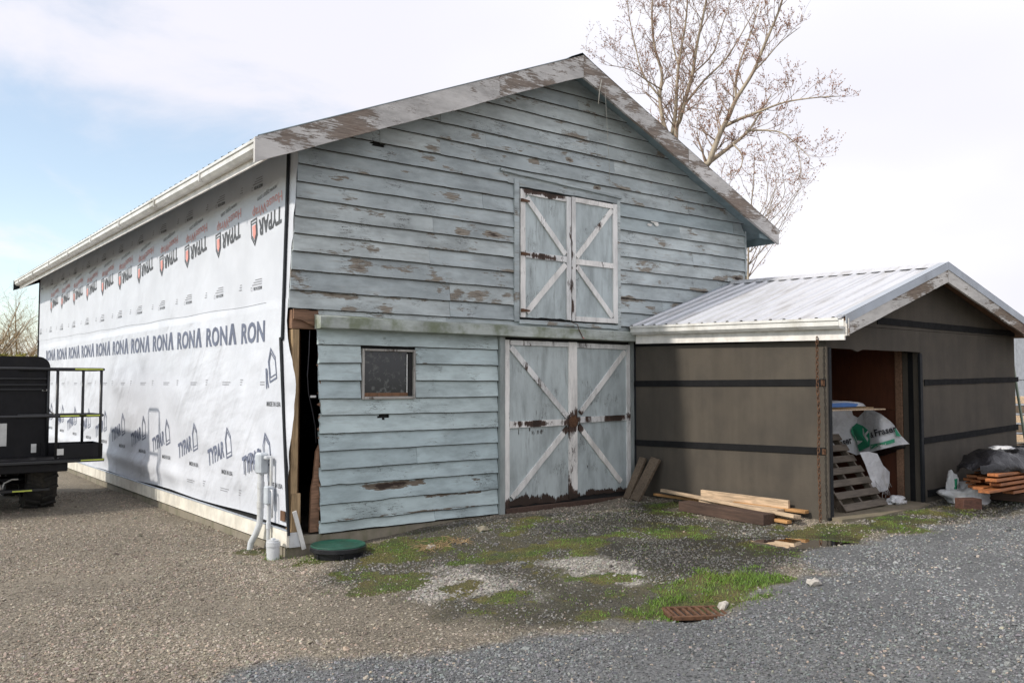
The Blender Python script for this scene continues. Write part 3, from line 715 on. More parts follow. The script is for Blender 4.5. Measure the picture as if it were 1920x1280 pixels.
def xlim(z): return (max(.035 - max(0, 4.1 - z) * .056, (z + .10 - EZ) / SL + LE + .012), min(7.90, RE - (z + .10 - EZ) / SR - .012))
def course(z0, ze, xa, xb, joints, m, opens=(), low=False, hole=None, skip_ends=False):
    ztop = ze + .024
    segs = [(xa, xb)]
    for (oa, ob) in opens:
        ns = []
        for (p, q_) in segs:
            if ob <= p or oa >= q_: ns.append((p, q_)); continue
            if oa > p: ns.append((p, oa))
            if ob < q_: ns.append((ob, q_))
        segs = ns
    fin = []
    for (p, q_) in segs:
        cut = [p] + [j for j in sorted(joints) if p + .25 < j < q_ - .25] + [q_]
        fin += [(cut[i] + (.0015 if i else 0), cut[i + 1] - .0015) for i in range(len(cut) - 1)]
    for (p, q_) in fin:
        l0, r0 = xlim(z0) if not low else (p, q_); l1, r1 = xlim(ztop) if not low else (p, q_)
        a0 = max(p, l0); a1 = max(p, l1); c0 = min(q_, r0); c1 = min(q_, r1)
        if c1 - a1 < .03: continue
        hh = hole if hole and a0 < hole[0] < c0 else None
        mm = m(p, q_) if callable(m) else m
        lap_board(a0, c0, a1, c1, z0, ztop, mm, rough=.010 if low and z0 < .6 else .004, hole=hh, raggedL=.012 if low and p < .5 else 0)
WIN = (.842, 1.552, 1.475, 2.06)
gapx = [.345, .345, .34, .34, .335, .335, .335, .33, .325, .31, .30, .285]
for i, z in enumerate(ZLOW):
    ze = ZLOW[i + 1] if i + 1 < len(ZLOW) else 2.30
    op = [(WIN[0] - .012, WIN[1] + .012)] if z + .01 >= 1.48 and z < 1.9 else []
    if z == 1.89: op = [(WIN[0] - .012, WIN[1] + .012)]
    course(z, ze, gapx[i] + jit(.008), 2.795, [random.uniform(.8, 2.4)] if random.random() < .25 else [], 'siding_low', op, True,
           hole=(1.135, 1.275, .085, .03) if z == 1.10 else None)
LOFT = (3.05, 5.0)
for i, z in enumerate(ZUP):
    ze = ZUP[i + 1] if i + 1 < len(ZUP) else 5.89
    op = [LOFT] if 2.4 < z < 4.28 else []
    J = {2.28: [2.0], 2.48: [2.05, 6.2], 2.68: [2.05, 5.9], 3.11: [1.75], 3.5: [1.8, 6.6], 3.89: [2.55, 6.3], 4.09: [7.6], 4.29: [2.95, 6.5], 4.49: [1.05, 1.9], 4.69: [4.9, 2.6], 4.89: [1.9, 5.6], 5.09: [4.4], 5.29: [3.1], 5.49: [4.2]}.get(z, [random.uniform(1, 6.5) for _ in range(random.choice((0, 1, 1, 2)))])
    mm = 'siding'
    if z == 4.09: mm = lambda p, q_: 'siding_new' if p > 4.9 and p < 7 else 'siding'
    if z == 3.89: mm = lambda p, q_: 'siding_new' if 4.9 < p < 6 else 'siding'
    course(z, ze, -.3 if z > 2.3 else .30, 7.90, J, mm, op, False, hole=(1.02, 4.475, .10, .034) if z == 4.29 else None)
MB().box(7.888, 7.925, -.028, .10, 2.45, 4.18, .004).build('corner_board', 'siding', barn)
for c_ in ((5.62, 4.03), (5.78, 4.06), (5.70, 4.10)):
    poly = [(c_[0] + math.cos(a * .785) * random.uniform(.03, .075), c_[1] + math.sin(a * .785) * random.uniform(.018, .042)) for a in range(8)]
    MB().prism(poly, lambda a, b: (a, -.022, b), lambda a, b: (a, -.017, b)).build('paint_flake', 'chip', barn)
# ledge beam over the doors
mb = MB(); n = 40; P = []
for i in range(n + 1):
    x = .255 + (5.235 - .255) * i / n; e = mnoise.noise((x * .7, 4, 4)) * .008
    P.append([(x, .0, 2.425 + e), (x, -.155, 2.398 + e), (x, -.160, 2.392 + e), (x, -.160, 2.272 + e), (x, -.154, 2.266 + e), (x, .0, 2.262 + e)])
mb.grid(P); k = len(P[0]); mb.f.append(tuple(range(k))); mb.f.append(tuple(range(n * k, n * k + k)))
mb.build('ledge_beam', 'beam', barn)
# loft trim
MB().box(3.05, 3.135, -.034, .02, 2.47, 4.36, .004).build('door_casing', 'siding', barn)
MB().box(4.935, 4.998, -.034, .02, 2.45, 4.30, .004).build('door_casing', 'siding', barn)
rake(barn, 3.137, 4.933, lambda x: 4.35 - .012 * (x - 3.1), -.034, .015, .085, .06, 'siding', w=.02, name='door_head')
rake(barn, 2.82, 5.02, lambda x: 4.462 - .04 * (x - 2.8), -.048, -.012, .035, .030, 'siding', w=.012, name='drip_strip')
MB().box(3.137, 4.933, .012, .028, 2.45, 4.28, .002).build('door_recess', 'dark', barn)
rake(barn, 3.13, 4.95, lambda x: 2.492, -.040, .01, .045, .05, 'siding', w=.015, name='door_sill')

# doors ---------------------------------------------------------------
def leaf(name, x0, x1, z0, z1, y, ragged=.02):
    mb = MB(); n = 22; lo = []
    for i in range(n + 1):
        x = x0 + (x1 - x0) * i / n; lo.append((x, z0 + mnoise.noise((x * 6, z0, 8)) * ragged + mnoise.noise((x * 25, z0, 2)) * ragged * .6))
    return mb.prism(lo + [(x1, z1), (x0, z1)], lambda a, b: (a, y, b), lambda a, b: (a, y + .022, b)).build(name, 'panel', barn)
def stick(d, a, b, wd, y, th=.022, name='brace', m='trim', ext=0.):
    a = Vector((a[0], y, a[1])); b = Vector((b[0], y, b[1])); dd = (b - a).normalized(); a -= dd * ext; b += dd * ext
    mb = MB(); sd = Vector((-dd.z, 0, dd.x)); n = max(3, int((b - a).length / .09)); P0 = []; P1 = []
    for i in range(n + 1):
        p = a + (b - a) * (i / n); e0 = mnoise.noise(p * 7) * .006; e1 = mnoise.noise(p * 7 + Vector((9, 9, 9))) * .006
        q0 = p + sd * (wd / 2 + e0); q1 = p - sd * (wd / 2 + e1); P0.append((q0.x, q0.z)); P1.append((q1.x, q1.z))
    return mb.prism(P0 + P1[::-1], lambda u, v: (u, y - th, v), lambda u, v: (u, y, v)).build(name, m, d)
def hinge(d, x, z, L, y):
    MB().prism([(x, z - .022), (x + L * .25, z - .022), (x + L, z - .008), (x + L, z + .008), (x + L * .25, z + .022), (x, z + .022)], lambda u, v: (u, y - .012, v), lambda u, v: (u, y, v)).build('hinge', 'rust', d)
yd = -.022
dl = leaf('barn_door', 2.885, 4.045, .075, 2.215, yd); drr = leaf('barn_door', 4.052, 5.165, .115, 2.215, yd)
stick(dl, (2.922, .05), (2.922, 2.225), .074, yd - .001, name='stile')
stick(dl, (4.055, .10), (4.055, 2.225), .150, yd - .003, name='stile', th=.026)
stick(dl, (2.962, 2.19), (3.978, 2.19), .062, yd - .001, name='rail')
stick(dl, (2.962, 1.125), (3.978, 1.135), .085, yd - .001, name='rail')
stick(dl, (2.985, 2.13), (3.955, 1.21), .075, yd - .002); stick(dl, (3.005, .18), (3.965, 1.06), .075, yd - .002)
stick(drr, (5.130, .12), (5.130, 2.22), .068, yd - .001, name='stile')
stick(drr, (4.132, 2.185), (5.094, 2.185), .062, yd - .001, name='rail')
stick(drr, (4.132, 1.16), (5.094, 1.17), .080, yd - .001, name='rail')
stick(drr, (5.07, 2.12), (4.19, 1.25), .072, yd - .002); stick(drr, (4.16, 1.08), (4.97, .26), .075, yd - .002)
mb = MB().prism([(3.985, 1.075), (4.05, 1.06), (4.125, 1.085), (4.14, 1.16), (4.10, 1.225), (4.02, 1.215), (3.97, 1.15)], lambda a, b: (a, yd - .034, b), lambda a, b: (a, yd - .028, b)).build('latch_plate', 'rust', dl)
stick(barn, (2.840, -.02), (2.840, 2.26), .078, .0, th=.055, name='door_jamb', m='jamb')
stick(barn, (5.205, -.0), (5.205, 2.26), .062, .0, th=.05, name='door_jamb', m='jamb')
MB().box(2.885, 5.17, .005, .028, -.02, 2.26, .002).build('door_recess', 'dark', barn)
MB().box(2.90, 5.20, -.05, .004, -.06, .055, .01).build('threshold', 'brown', barn)
ll = leaf('loft_door', 3.150, 4.030, 2.535, 4.225, yd, .012); lr = leaf('loft_door', 4.046, 4.925, 2.520, 4.245, yd, .004)
stick(ll, (3.186, 2.53), (3.186, 4.235), .078, yd - .001, name='stile'); stick(ll, (3.992, 2.53), (3.992, 4.235), .078, yd - .001, name='stile')
stick(ll, (3.228, 4.205), (3.95, 4.195), .075, yd - .001, name='rail'); stick(ll, (3.228, 3.365), (3.95, 3.36), .080, yd - .001, name='rail')
stick(ll, (3.25, 4.13), (3.93, 3.43), .075, yd - .002); stick(ll, (3.25, 2.60), (3.93, 3.29), .075, yd - .002)
stick(lr, (4.082, 2.52), (4.082, 4.245), .070, yd - .001, name='stile'); stick(lr, (4.882, 2.52), (4.882, 4.245), .085, yd - .001, name='stile')
stick(lr, (4.120, 4.212), (4.838, 4.205), .065, yd - .001, name='rail'); stick(lr, (4.120, 3.345), (4.838, 3.345), .075, yd - .001, name='rail'); stick(lr, (4.120, 2.553), (4.838, 2.553), .065, yd - .001, name='rail')
stick(lr, (4.82, 4.15), (4.14, 3.41), .075, yd - .002); stick(lr, (4.14, 3.28), (4.82, 2.61), .075, yd - .002)
for z in (4.08, 3.37, 2.62): hinge(ll, 3.142, z, .15, yd - .024)
# window
wf = MB(); x0, x1, z0, z1 = WIN
wf.box(x0, x0 + .028, -.03, .028, z0, z1); wf.box(x1 - .028, x1, -.03, .028, z0, z1)
wf.box(x0 + .029, x1 - .029, -.03, .028, z1 - .026, z1); wf.box(x0 + .029, x1 - .029, -.032, .028, z0, z0 + .030)
wo = wf.build('window', painted('window_frame_paint', (.36, .35, .33), (.15, .12, .10), 'z', .55, .8, .5), barn)
MB().box(x0 + .03, x1 - .03, .018, .023, z0 + .031, z1 - .027, .001).build('pane', 'pane', wo)
MB().box(x1 - .105, x1 - .092, .004, .016, z0 + .06, z1 - .05, .002).build('sash_bar', 'sticker', wo)
MB().box(x1 - .085, x1 - .031, -.005, .016, z0 + .032, z1 - .028, .003).build('sash_stile', 'dark', wo)
MB().box(x0 + .031, x1 - .088, .002, .016, z0 + .032, z0 + .075, .003).build('sash_rail', 'studdark', wo)

# torn corner: exposed framing
MB().box(.010, .090, .030, .150, -.02, 2.255).build('stud', 'stud', barn)
MB().box(.012, .120, .012, .028, -.05, .46).build('patch_block', 'stud', barn)
MB().prism([(.235, .02), (.345, .02), (.340, .98), (.30, .90), (.275, .62), (.25, .5)], lambda a, b: (a, .022, b), lambda a, b: (a, .055, b)).build('split_board', 'header', barn)
MB().box(.30, .36, .60, .66, -.03, 2.26).build('rear_stud', 'studdark', barn)
rake(barn, .01, .36, lambda x: 2.475 + .01 * math.sin(x * 20), .002, .028, .11, .20, 'header', w=.02, name='torn_header')
MB().box(.0, .40, .031, .12, 2.262, 2.47).build('header', 'header', barn)
rake(barn, .02, .36, lambda x: -.005, -.01, .10, .10, .09, 'concrete', w=.01, name='sill')
mb = MB(); pts = [(.22, .05, 2.25), (.205, .03, 2.0), (.185, .02, 1.75), (.20, .02, 1.55), (.25, .02, 1.35), (.29, .03, 1.18), (.31, .05, 1.0)]
mb.tube(pts, .006, 6).build('loose_cable', 'blackplastic', barn)
MB().box(.22, .29, .012, .024, 1.50, 1.525).build('cable_clip', 'sticker', barn)
# ragged ends of the torn boards: splinters
for k in range(16):
    z = .1 + 2.1 * k / 16 + jit(.03); xx = .33 - .03 * (z / 2.2) + jit(.01)
    MB().add([(xx + .02, -.004, z), (xx + .02, .003, z + .05), (xx - random.uniform(.005, .03), .004, z + .02 + jit(.02)), (xx + .02, .014, z + .02)], [(0, 1, 2), (0, 2, 3), (1, 2, 3), (0, 1, 3)]).build('splinter', 'header', barn)

# house wrap ----------------------------------------------------------
def hw(y, z):
    """how far the film stands off the wall"""
    a = .010 * mnoise.noise((y * .9 + z * .9, z * .6 - y * .2, 2.)) + .006 * mnoise.noise((y * 2.1 - z * 1.3, z * 1.7, 7.))
    a += .055 * math.exp(-((z - .30 - .012 * y) / .10) ** 2) * max(0, min(1, (y - 1.6) / 2.5)) * (.7 + .5 * mnoise.noise((y * 1.1, 0, 5)))
    return .020 + a
def edge_y(z):
    pts = [(0.0, .03), (.25, .02), (.55, .02), (1.0, -.03), (1.45, -.075), (1.65, -.10), (1.9, -.04), (2.15, .07), (2.35, .10), (2.5, .075), (2.9, .03), (3.4, -.02), (4.0, -.07), (4.4, -.07)]
    for (a, b), (c, d) in zip(pts, pts[1:]):
        if z <= c: return b + (d - b) * (z - a) / (c - a)
    return pts[-1][1]
def sheet(name, y0f, y1, zbf, zt, ny, nz, off, pw=1.6):
    P = []
    for j in range(nz + 1):
        row = []
        for i in range(ny + 1):
            s = (i / ny) ** pw; z_ = zbf(0) + (zt - zbf(0)) * j / nz; ya = y0f(z_); y = ya + (y1 - ya) * s
            z = zbf(y) + (zt - zbf(y)) * j / nz
            x = -hw(y, z) - off
            if y < .0: x = -hw(0, z) - off + (-y) * .35 + .02 * mnoise.noise((z * 5, y * 9, 3))
            row.append((x, y, z))
        P.append(row)
    return MB().grid(P).build(name, 'wrap', barn, smooth=True)
wbot = lambda y: .125 - .006 * y + .012 * math.sin(y * 1.7)
w_low = sheet('house_wrap', lambda z: .66, 15.30, wbot, 2.80, 150, 46, 0.)
w_up = sheet('house_wrap', edge_y, 15.31, lambda y: 2.585 + .009 * y + .006 * math.sin(y * 3), 4.36, 150, 34, .006)
w_cor = sheet('house_wrap', edge_y, .70, lambda y: .11, 2.60, 10, 60, .009, 1.)
w_low['label'] = 'lower band of printed white wrap'; w_up['label'] = 'upper band of white wrap printed upside down'; w_cor['label'] = 'torn narrow strip of white wrap at the corner'
def strip(p, q_, wd=.045):
    a = on(0, -.045, *p); b = on(0, -.045, *q_)
    MB().beam(a, b, wd, .022, up=(1, 0, 0)).build('corner_strip', 'black', barn)
strip((541, 283), (529, 636)); strip((526, 632), (541, 1004))
MB().box(-.062, -.030, -.045, 15.3, -.105, .068, .003).build('skirt_board', 'skirt', barn)
MB().box(-.066, -.030, -.046, 15.3, .0685, .080, .002).build('skirt_flashing', 'flash', barn)
MB().box(-.029, .10, -.046, -.030, -.11, .05, .002).build('corner_flap', 'pvc', barn)
MB().beam((.02, -.05, .28), (.135, -.06, -.14), .05, .012, up=(0, 1, 0)).build('loose_trim', 'whitemetal', barn)
MB().box(-.048, -.036, .05, .17, .16, .27, .002).build('small_block', 'studdark', barn)
for (a, b) in ((15.28, 15.32),): MB().box(-.05, .0, a, b, -.1, 4.3).build('rear_corner_strip', 'black', barn)

# prints on the wrap --------------------------------------------------
_tc = {}
def text_poly(s, bold):
    key = (s, bold)
    if key not in _tc:
        cu = bpy.data.curves.new('t', 'FONT'); cu.body = s; cu.size = 1; cu.offset = bold; cu.resolution_u = 3; cu.space_character = 1 + bold * 1.6
        o = bpy.data.objects.new('t', cu); COL.objects.link(o)
        dg = bpy.context.evaluated_depsgraph_get(); me = bpy.data.meshes.new_from_object(o.evaluated_get(dg))
        v = [(p.co.x, p.co.y) for p in me.vertices]; f = [tuple(p.vertices) for p in me.polygons]
        bpy.data.objects.remove(o); bpy.data.curves.remove(cu); bpy.data.meshes.remove(me)
        xs = [p[0] for p in v]; x0 = min(xs); W = max(xs) - x0
        ys = [p[1] for p in v]; y0 = min(ys); Hh = max(ys) - y0
        _tc[key] = ([((p[0] - x0) / W, (p[1] - y0) / Hh) for p in v], f)
    return _tc[key]
class Print:
    """flat ink marks on the side wall; u runs towards the viewer's right (-y), v up, turned by ang about (y0, z0)"""
    def __init__(s, y0, z0, ang, off): s.y0 = y0; s.z0 = z0; s.c = math.cos(ang); s.s = math.sin(ang); s.off = off; s.mb = {}
    def P(s, u, v):
        y = s.y0 - (u * s.c - v * s.s); z = s.z0 + u * s.s + v * s.c
        return (-hw(max(y, 0), z) - s.off, y, z)
    def text(s, tx, m, u, v, wd, ht, bold=.03, shear=0.):
        V, Fs = text_poly(tx, bold)
        s.mb.setdefault(m, MB()).add([s.P(u + a * wd + b * ht * shear, v + b * ht) for a, b in V], Fs)
    def poly(s, m, pts): s.mb.setdefault(m, MB()).add([s.P(*p) for p in pts], [tuple(range(len(pts)))])
    def outline(s, m, pts, t, gap=()):
        n = len(pts); cx = sum(p[0] for p in pts) / n; cy = sum(p[1] for p in pts) / n
        for i in range(n):
            if i in gap: continue
            a = pts[i]; b = pts[(i + 1) % n]; dx, dy = b[0] - a[0], b[1] - a[1]; L = math.hypot(dx, dy); nx, ny = -dy / L * t / 2, dx / L * t / 2; ex_, ey_ = dx / L * t / 2, dy / L * t / 2
            s.poly(m, [(a[0] - nx - ex_, a[1] - ny - ey_), (b[0] - nx + ex_, b[1] - ny + ey_), (b[0] + nx + ex_, b[1] + ny + ey_), (a[0] + nx - ex_, a[1] + ny - ey_)])
    def done(s, parent, name='printed_mark'):
        for m, mb in s.mb.items(): mb.build(name, m, parent)
def house(pr, m, u, v, wd, ht, fill=None):
    f = lambda k: [(u + wd * (.5 - .5 * k), v + ht * (.5 - .5 * k)), (u + wd * (.5 + .5 * k), v + ht * (.5 - .5 * k)), (u + wd * (.5 + .5 * k), v + ht * (.5 + .17 * k)), (u + wd * .5, v + ht * (.5 + .52 * k)), (u + wd * (.5 - .5 * k), v + ht * (.5 + .17 * k))]
    pr.outline(m, f(1.0), .020); pr.outline(m, f(.74), .013, gap=(1,))
    if fill: pr.poly(fill, f(.56))
A15 = R(15)
for k in range(11):                                   # lower row, right way up
    y = 2.62 + (k - 1) * 1.285
    if y > 14.9: break
    par, off = (w_cor, .014) if y < .9 else (w_low, .004)
    if k == 0:
        pr = Print(1.335, .555, A15, .0165); pr.text('TYPAR', 'navy', 0, 0, .62, .215, .035, .10); house(pr, 'navy', .70, -.03, .19, .36); pr.done(w_cor)
        pr = Print(.55, .50, 0, .014); pr.text('MADE IN USA', 'ink', 0, 0, .40, .055, .02); pr.done(w_cor); continue
    pr = Print(y, .555 + .012 * k, A15, off); pr.text('TYPAR', 'navy', 0, 0, .62, .215, .035, .10); house(pr, 'navy', .70, -.03, .19, .36); pr.done(w_low)
    pr = Print(y - .50, .50 + .012 * k, 0, off); pr.text('MADE IN USA', 'ink', 0, 0, .40, .055, .02); pr.done(w_low)
for k in range(11):                                   # middle row of big letters
    y = 2.79 + (k - 1) * 1.275
    if y > 15: break
    pr = Print(y - .02, 2.14 + .006 * k, 0, .005)
    if k == 0: pr.y0 = 1.50; pr.text('RON', 'navy', 0, 0, .76, .255, .03)
    else:
        pr.text('RON', 'navy', 0, 0, .78, .255, .03)
        for pg in ([(.82, 0), (.905, 0), (.955, .155), (.925, .265)], [(.925, .265), (.955, .155), (1.02, 0), (1.10, 0), (1.005, .265)]): pr.poly('navy', pg)
    pr.done(w_low)
for k in range(12):                                   # upper row, upside down
    y = .28 + k * 1.27; zz_ = 3.665 + .002 * k
    if y + 1.1 > 15.2: break
    pr = Print(y, zz_, math.pi + R(6), .0105)
    pr.text('TYPAR', 'ink', 0, 0, .68, .20, .035, .10); pr.text('HouseWrap', 'red', -.02, -.205, .88, .155, .0); pr.text('www.typar.com', 'inklite', .12, -.30, .58, .07, .0)
    house(pr, 'ink', .74, -.04, .18, .30, 'red'); pr.done(w_up)
for k in range(23):                                   # small stamps
    y = .85 + k * .64
    for (z, par, off, up) in ((2.80 + .008 * y, w_up, .0105, 1), (4.02, w_up, .0105, 1), (1.70, w_low, .0045, 0), (.36, w_low, .0045, 0)):
        if y > 15 or (z == .36 and y > 3.5): continue
        pr = Print(y, z, math.pi if up else 0, off); big = k % 2 == 0
        if big:
            if up: pr.text('MADE IN USA', 'ink', 0, .0, .26, .042, .03); pr.outline('inklite', [(.30, 0), (.34, 0), (.34, .04), (.30, .04)], .004)
            for j in range(3 if up else 2): pr.poly('inklite', [(0, -.03 - j * .028 + 0), (.30 - j * .05, -.03 - j * .028), (.30 - j * .05, -.022 - j * .028), (0, -.022 - j * .028)])
        else:
            for j in range(3): pr.poly('inklite', [(0, -.02 * j * 1.5), (.09 - .02 * j, -.02 * j * 1.5), (.09 - .02 * j, -.02 * j * 1.5 + .008), (0, -.02 * j * 1.5 + .008)])
        pr.done(par)
pr = Print(.62, 1.60, A15, .0145); house(pr, 'navy', .10, .05, .19, .36); pr.text('R', 'navy', -.02, 0, .08, .235, .045, .1); pr.done(w_cor)
pr = Print(.62, 1.40, 0, .0145); pr.text('MADE IN USA', 'ink', 0, 0, .40, .055, .02); pr.done(w_cor)
# ------------------------------------------------------------------ shed
shed = thing('shed', 'low brown panelled shed with white ribbed metal roof joined to the barn', 'shed', (7.7, -1.6, .05))
SX0, SX1, SY = 5.25, 10.27, -3.17
KX, KZ, EX0, EX1 = 7.57, 3.21, 5.18, 10.50
kl = .333; kr = .276
def sh(y): return .023 * (y + 3.5)
def stop(x, y): return KZ - (kl * (KX - x) if x < KX else kr * (x - KX)) + sh(y)
def ybar(pa, pb, h, x=SX0 - .006, th=.012, m='tape', name='seam_strip'):
    a = on(0, x, *pa); b = on(0, x, *pb); MB().beam(a, b, h, th, up=(1, 0, 0), ch=.002).build(name, m, shed)
def xbar(pa, pb, h, y=SY - .006, th=.012, m='tape', name='seam_strip', n=26, w=.006):
    a = on(1, y, *pa); b = on(1, y, *pb); up = []; dn = []
    for i in range(n + 1):
        s = i / n; x = a.x + (b.x - a.x) * s; z = a.z + (b.z - a.z) * s
        up.append((x, z + h / 2 + mnoise.noise((x * 5, z, 1)) * w)); dn.append((x, z - h / 2 + mnoise.noise((x * 5, z, 9)) * w))
    MB().prism(up + dn[::-1], lambda u, v: (u, y - th / 2, v), lambda u, v: (u, y + th / 2, v)).build(name, m, shed)
# long side wall, three bands of board
for (z0, z1) in ((.02, .835), (.840, 1.675), (1.680, 2.33)):
    MB().box(SX0, SX0 + .03, SY + .03, -.035, z0, z1, .003).build('wall_panel', 'board', shed)
MB().box(SX0 + .031, SX0 + .08, SY + .06, -.05, .02, 2.33).build('wall_frame', 'studdark', shed)
ybar((1186, 719), (1549, 717), .085); ybar((1186, 829), (1549, 846), .085); ybar((1186, 645), (1549, 632), .085)
MB().box(SX0 - .012, SX0 + .01, -.075, -.004, .0, 2.25, .003).build('edge_strip', 'black', shed)
MB().box(SX0 - .03, SX0 + .0, -.10, -.02, .0, .14, .004).build('post_foot', 'studdark', shed)
MB().box(SX0 - .004, SX0 + .028, SY - .006, SY + .028, .03, 2.30, .004).build('corner_post', 'board', shed)
MB().box(SX0 + .030, SX0 + .085, SY - .012, SY + .03, .03, 2.08, .004).build('door_edge', 'black', shed)
MB().box(SX0 - .010, SX0 + .09, SY - .016, SY + .01, .03, .10, .004).build('post_foot', 'tape', shed)
for zz_ in (1.665, .86): MB().box(SX0 - .016, SX0 - .008, SY + .02, SY + .07, zz_ - .035, zz_ + .035, .002).build('bracket', 'rust', shed)
# front wall
DX0, DX1, DZ = 5.335, 7.43, 2.075
def fpoly(pts, m='board', y0=SY, y1=SY + .03, name='wall_panel'):
    MB().prism(pts, lambda a, b: (a, y0, b), lambda a, b: (a, y1, b)).build(name, m, shed)
top = lambda x: stop(x, SY) - .06
rag = [(DX1 - (DX1 - DX0) * i / 18, DZ + (.006 * mnoise.noise((i * 1.3, 0, 0)) if i < 18 else 0) + (-.03 if i == 13 else 0)) for i in range(19)]
fpoly([(DX0 - .05, DZ)] + rag[::-1] + [(DX1, 2.355), (DX0 - .05, 2.355)])
fpoly([(SX0 + .03, 2.36), (SX1, 2.36), (SX1, top(SX1)), (KX, top(KX)), (SX0 + .03, top(SX0 + .03))])
fpoly([(DX1 + .002, .03), (SX1, .05), (SX1, 1.0), (DX1 + .002, .905)])
fpoly([(DX1 + .002, .91), (SX1, 1.005), (SX1, 1.715), (DX1 + .002, 1.685)])
fpoly([(DX1 + .002, 1.69), (SX1, 1.72), (SX1, 2.355), (DX1 + .002, 2.355)])
xbar((1733, 717), (1909, 711), .075); xbar((1733, 826), (1909, 800), .085); xbar((1645, 601), (1902, 626), .085); xbar((1740, 925), (1900, 893), .09)
MB().box(DX1 - .035, DX1 + .03, SY - .014, SY + .02, .03, DZ - .02, .004).build('door_edge', 'black', shed)
MB().box(DX1 - .005, DX1 + .06, SY + .032, -2.92, .03, DZ, .003).build('door_reveal', 'board', shed)
MB().box(DX1 - .012, DX1 - .006, SY + .10, -3.0, .03, DZ, .003).build('reveal_strip', 'tape', shed)
MB().box(DX1 - .02, DX1 + .06, -2.915, -2.82, .09, 2.3, .004).build('stud', 'header', shed)
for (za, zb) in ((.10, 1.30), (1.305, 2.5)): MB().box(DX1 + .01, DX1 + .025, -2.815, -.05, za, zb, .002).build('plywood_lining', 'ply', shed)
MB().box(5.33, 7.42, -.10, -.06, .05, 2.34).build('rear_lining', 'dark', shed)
MB().box(SX1 - .04, SX1 - .002, SY + .031, -.02, .03, 2.42, .004).build('side_wall', 'board', shed)
MB().box(7.93, SX1 - .045, -.06, -.02, .03, 2.5, .004).build('rear_wall', 'board', shed)
MB().prism([(5.29, -3.16), (5.24, -3.34), (5.9, -3.44), (6.6, -3.36), (7.35, -3.30), (7.44, -3.165), (7.44, -.12), (5.29, -.12)], lambda a, b: (a, b, -.1), lambda a, b: (a, b, .100)).build('floor_slab', 'slab', shed)
MB().box(7.46, SX1 - .045, SY + .031, -.07, .0, .06).build('floor_slab', 'slab', shed)
# roof
RY0, RY1 = -3.46, -.025
for (a, b) in ((EX0, KX - .002), (KX + .002, EX1)):
    MB().prism([(a, stop(a, -3.5)), (b, stop(b, -3.5)), (b, stop(b, -3.5) - .05), (a, stop(a, -3.5) - .05)], lambda x, z: (x, RY0, z), lambda x, z: (x, RY1, z + sh(RY1))).build('roof_deck', 'studdark', shed)
def ssheet(edge, k, y0, prof, lift):
    P = []; n = 5
    x0, x1 = edge; sg = 1 if x1 > x0 else -1
    for i in range(n + 1):
        x = x0 + (x1 - x0) * i / n
        P.append([(x, y0 + p, stop(x, y0 + p) + h + lift + .002 * mnoise.noise((x * 3, y0 + p, 1))) for p, h in prof])
    MB().grid(P).build('roof_sheet', 'roof', shed)
prof = corr(.88, 1, .22, .022)
for k in range(4):
    ssheet((EX0 - .05, KX - .01), kl, RY0 + .02 + k * .855, prof, .004 + .003 * (k % 2)); ssheet((EX1 + .05, KX + .01), kr, RY0 + .02 + k * .855, prof, .004 + .003 * (k % 2))
rc = MB(); P = []
for i in range(17):
    y = RY0 - .03 + (RY1 - RY0 + .02) * i / 16; o = stop(KX, y); e = .006 * (i % 2)
    P.append([(KX - .16, y, o - .16 * kl + .026 - e * .5), (KX - .02, y, o + .040), (KX + .02, y, o + .040), (KX + .16, y, o - .16 * kr + .026 - e * .5)])
rc.grid(P).build('ridge_cap', 'roof', shed)
zt_ = lambda x: stop(x, -3.5) - .035
rake(shed, EX0 - .02, KX - .002, zt_, RY0 - .036, RY0 - .004, .17, .19, 'rake2', w=.008); rake(shed, KX + .002, EX1, zt_, RY0 - .037, RY0 - .004, .19, .17, 'rake2', w=.008)
zf = lambda x: stop(x, -3.5) + .045
rake(shed, EX0 - .05, KX - .002, zf, RY0 - .046, RY0 - .038, .105, .105, 'flash', w=.001, name='rake_flashing'); rake(shed, KX + .002, EX1 + .05, zf, RY0 - .046, RY0 - .038, .105, .105, 'flash', w=.001, name='rake_flashing')
def slabq(name, m, a, b, y0, y1):    # sloping flashing on top of the sheets near the rake
    MB().prism([(a, zf(a)), (b, zf(b)), (b, zf(b) - .004), (a, zf(a) - .004)], lambda x, z: (x, y0, z), lambda x, z: (x, y1, z + .002)).build(name, m, shed)
slabq('rake_flashing', 'flash', EX0 - .05, KX - .002, RY0 - .046, RY0 + .07); slabq('rake_flashing', 'flash', KX + .002, EX1 + .05, RY0 - .046, RY0 + .07)
def along(name, prof2, m, y0, y1, x, z):
    MB().prism(prof2, lambda a, b: (x + a, y0, z + b + sh(y0)), lambda a, b: (x + a, y1, z + b + sh(y1))).build(name, m, shed)
along('fascia', [(-.022, -.26), (0, -.26), (0, -.055), (-.022, -.055)], 'fascia', RY0 - .003, -.165, EX0, stop(EX0, -3.5))
along('gutter', [(a + .002, b - .135) for a, b in gp], 'whitemetal', RY0 + .0, -.17, EX0, stop(EX0, -3.5))
MB().prism([(EX0 - .02, 2.20), (EX0 - .003, 2.20), (EX0 - .003, 2.40), (EX0 - .02, 2.40)], lambda a, b: (a, RY0 - .06, b), lambda a, b: (a, RY0 - .047, b)).build('gutter_end', 'rake2', shed)
MB().prism([(SX0 - .02, 2.38), (SX0 - .02, 2.445), (7.6, 3.265), (7.6, 3.20)], lambda a, b: (a, -.028, b + .07), lambda a, b: (a, -.021, b + .07)).build('wall_flashing', 'flash', shed)

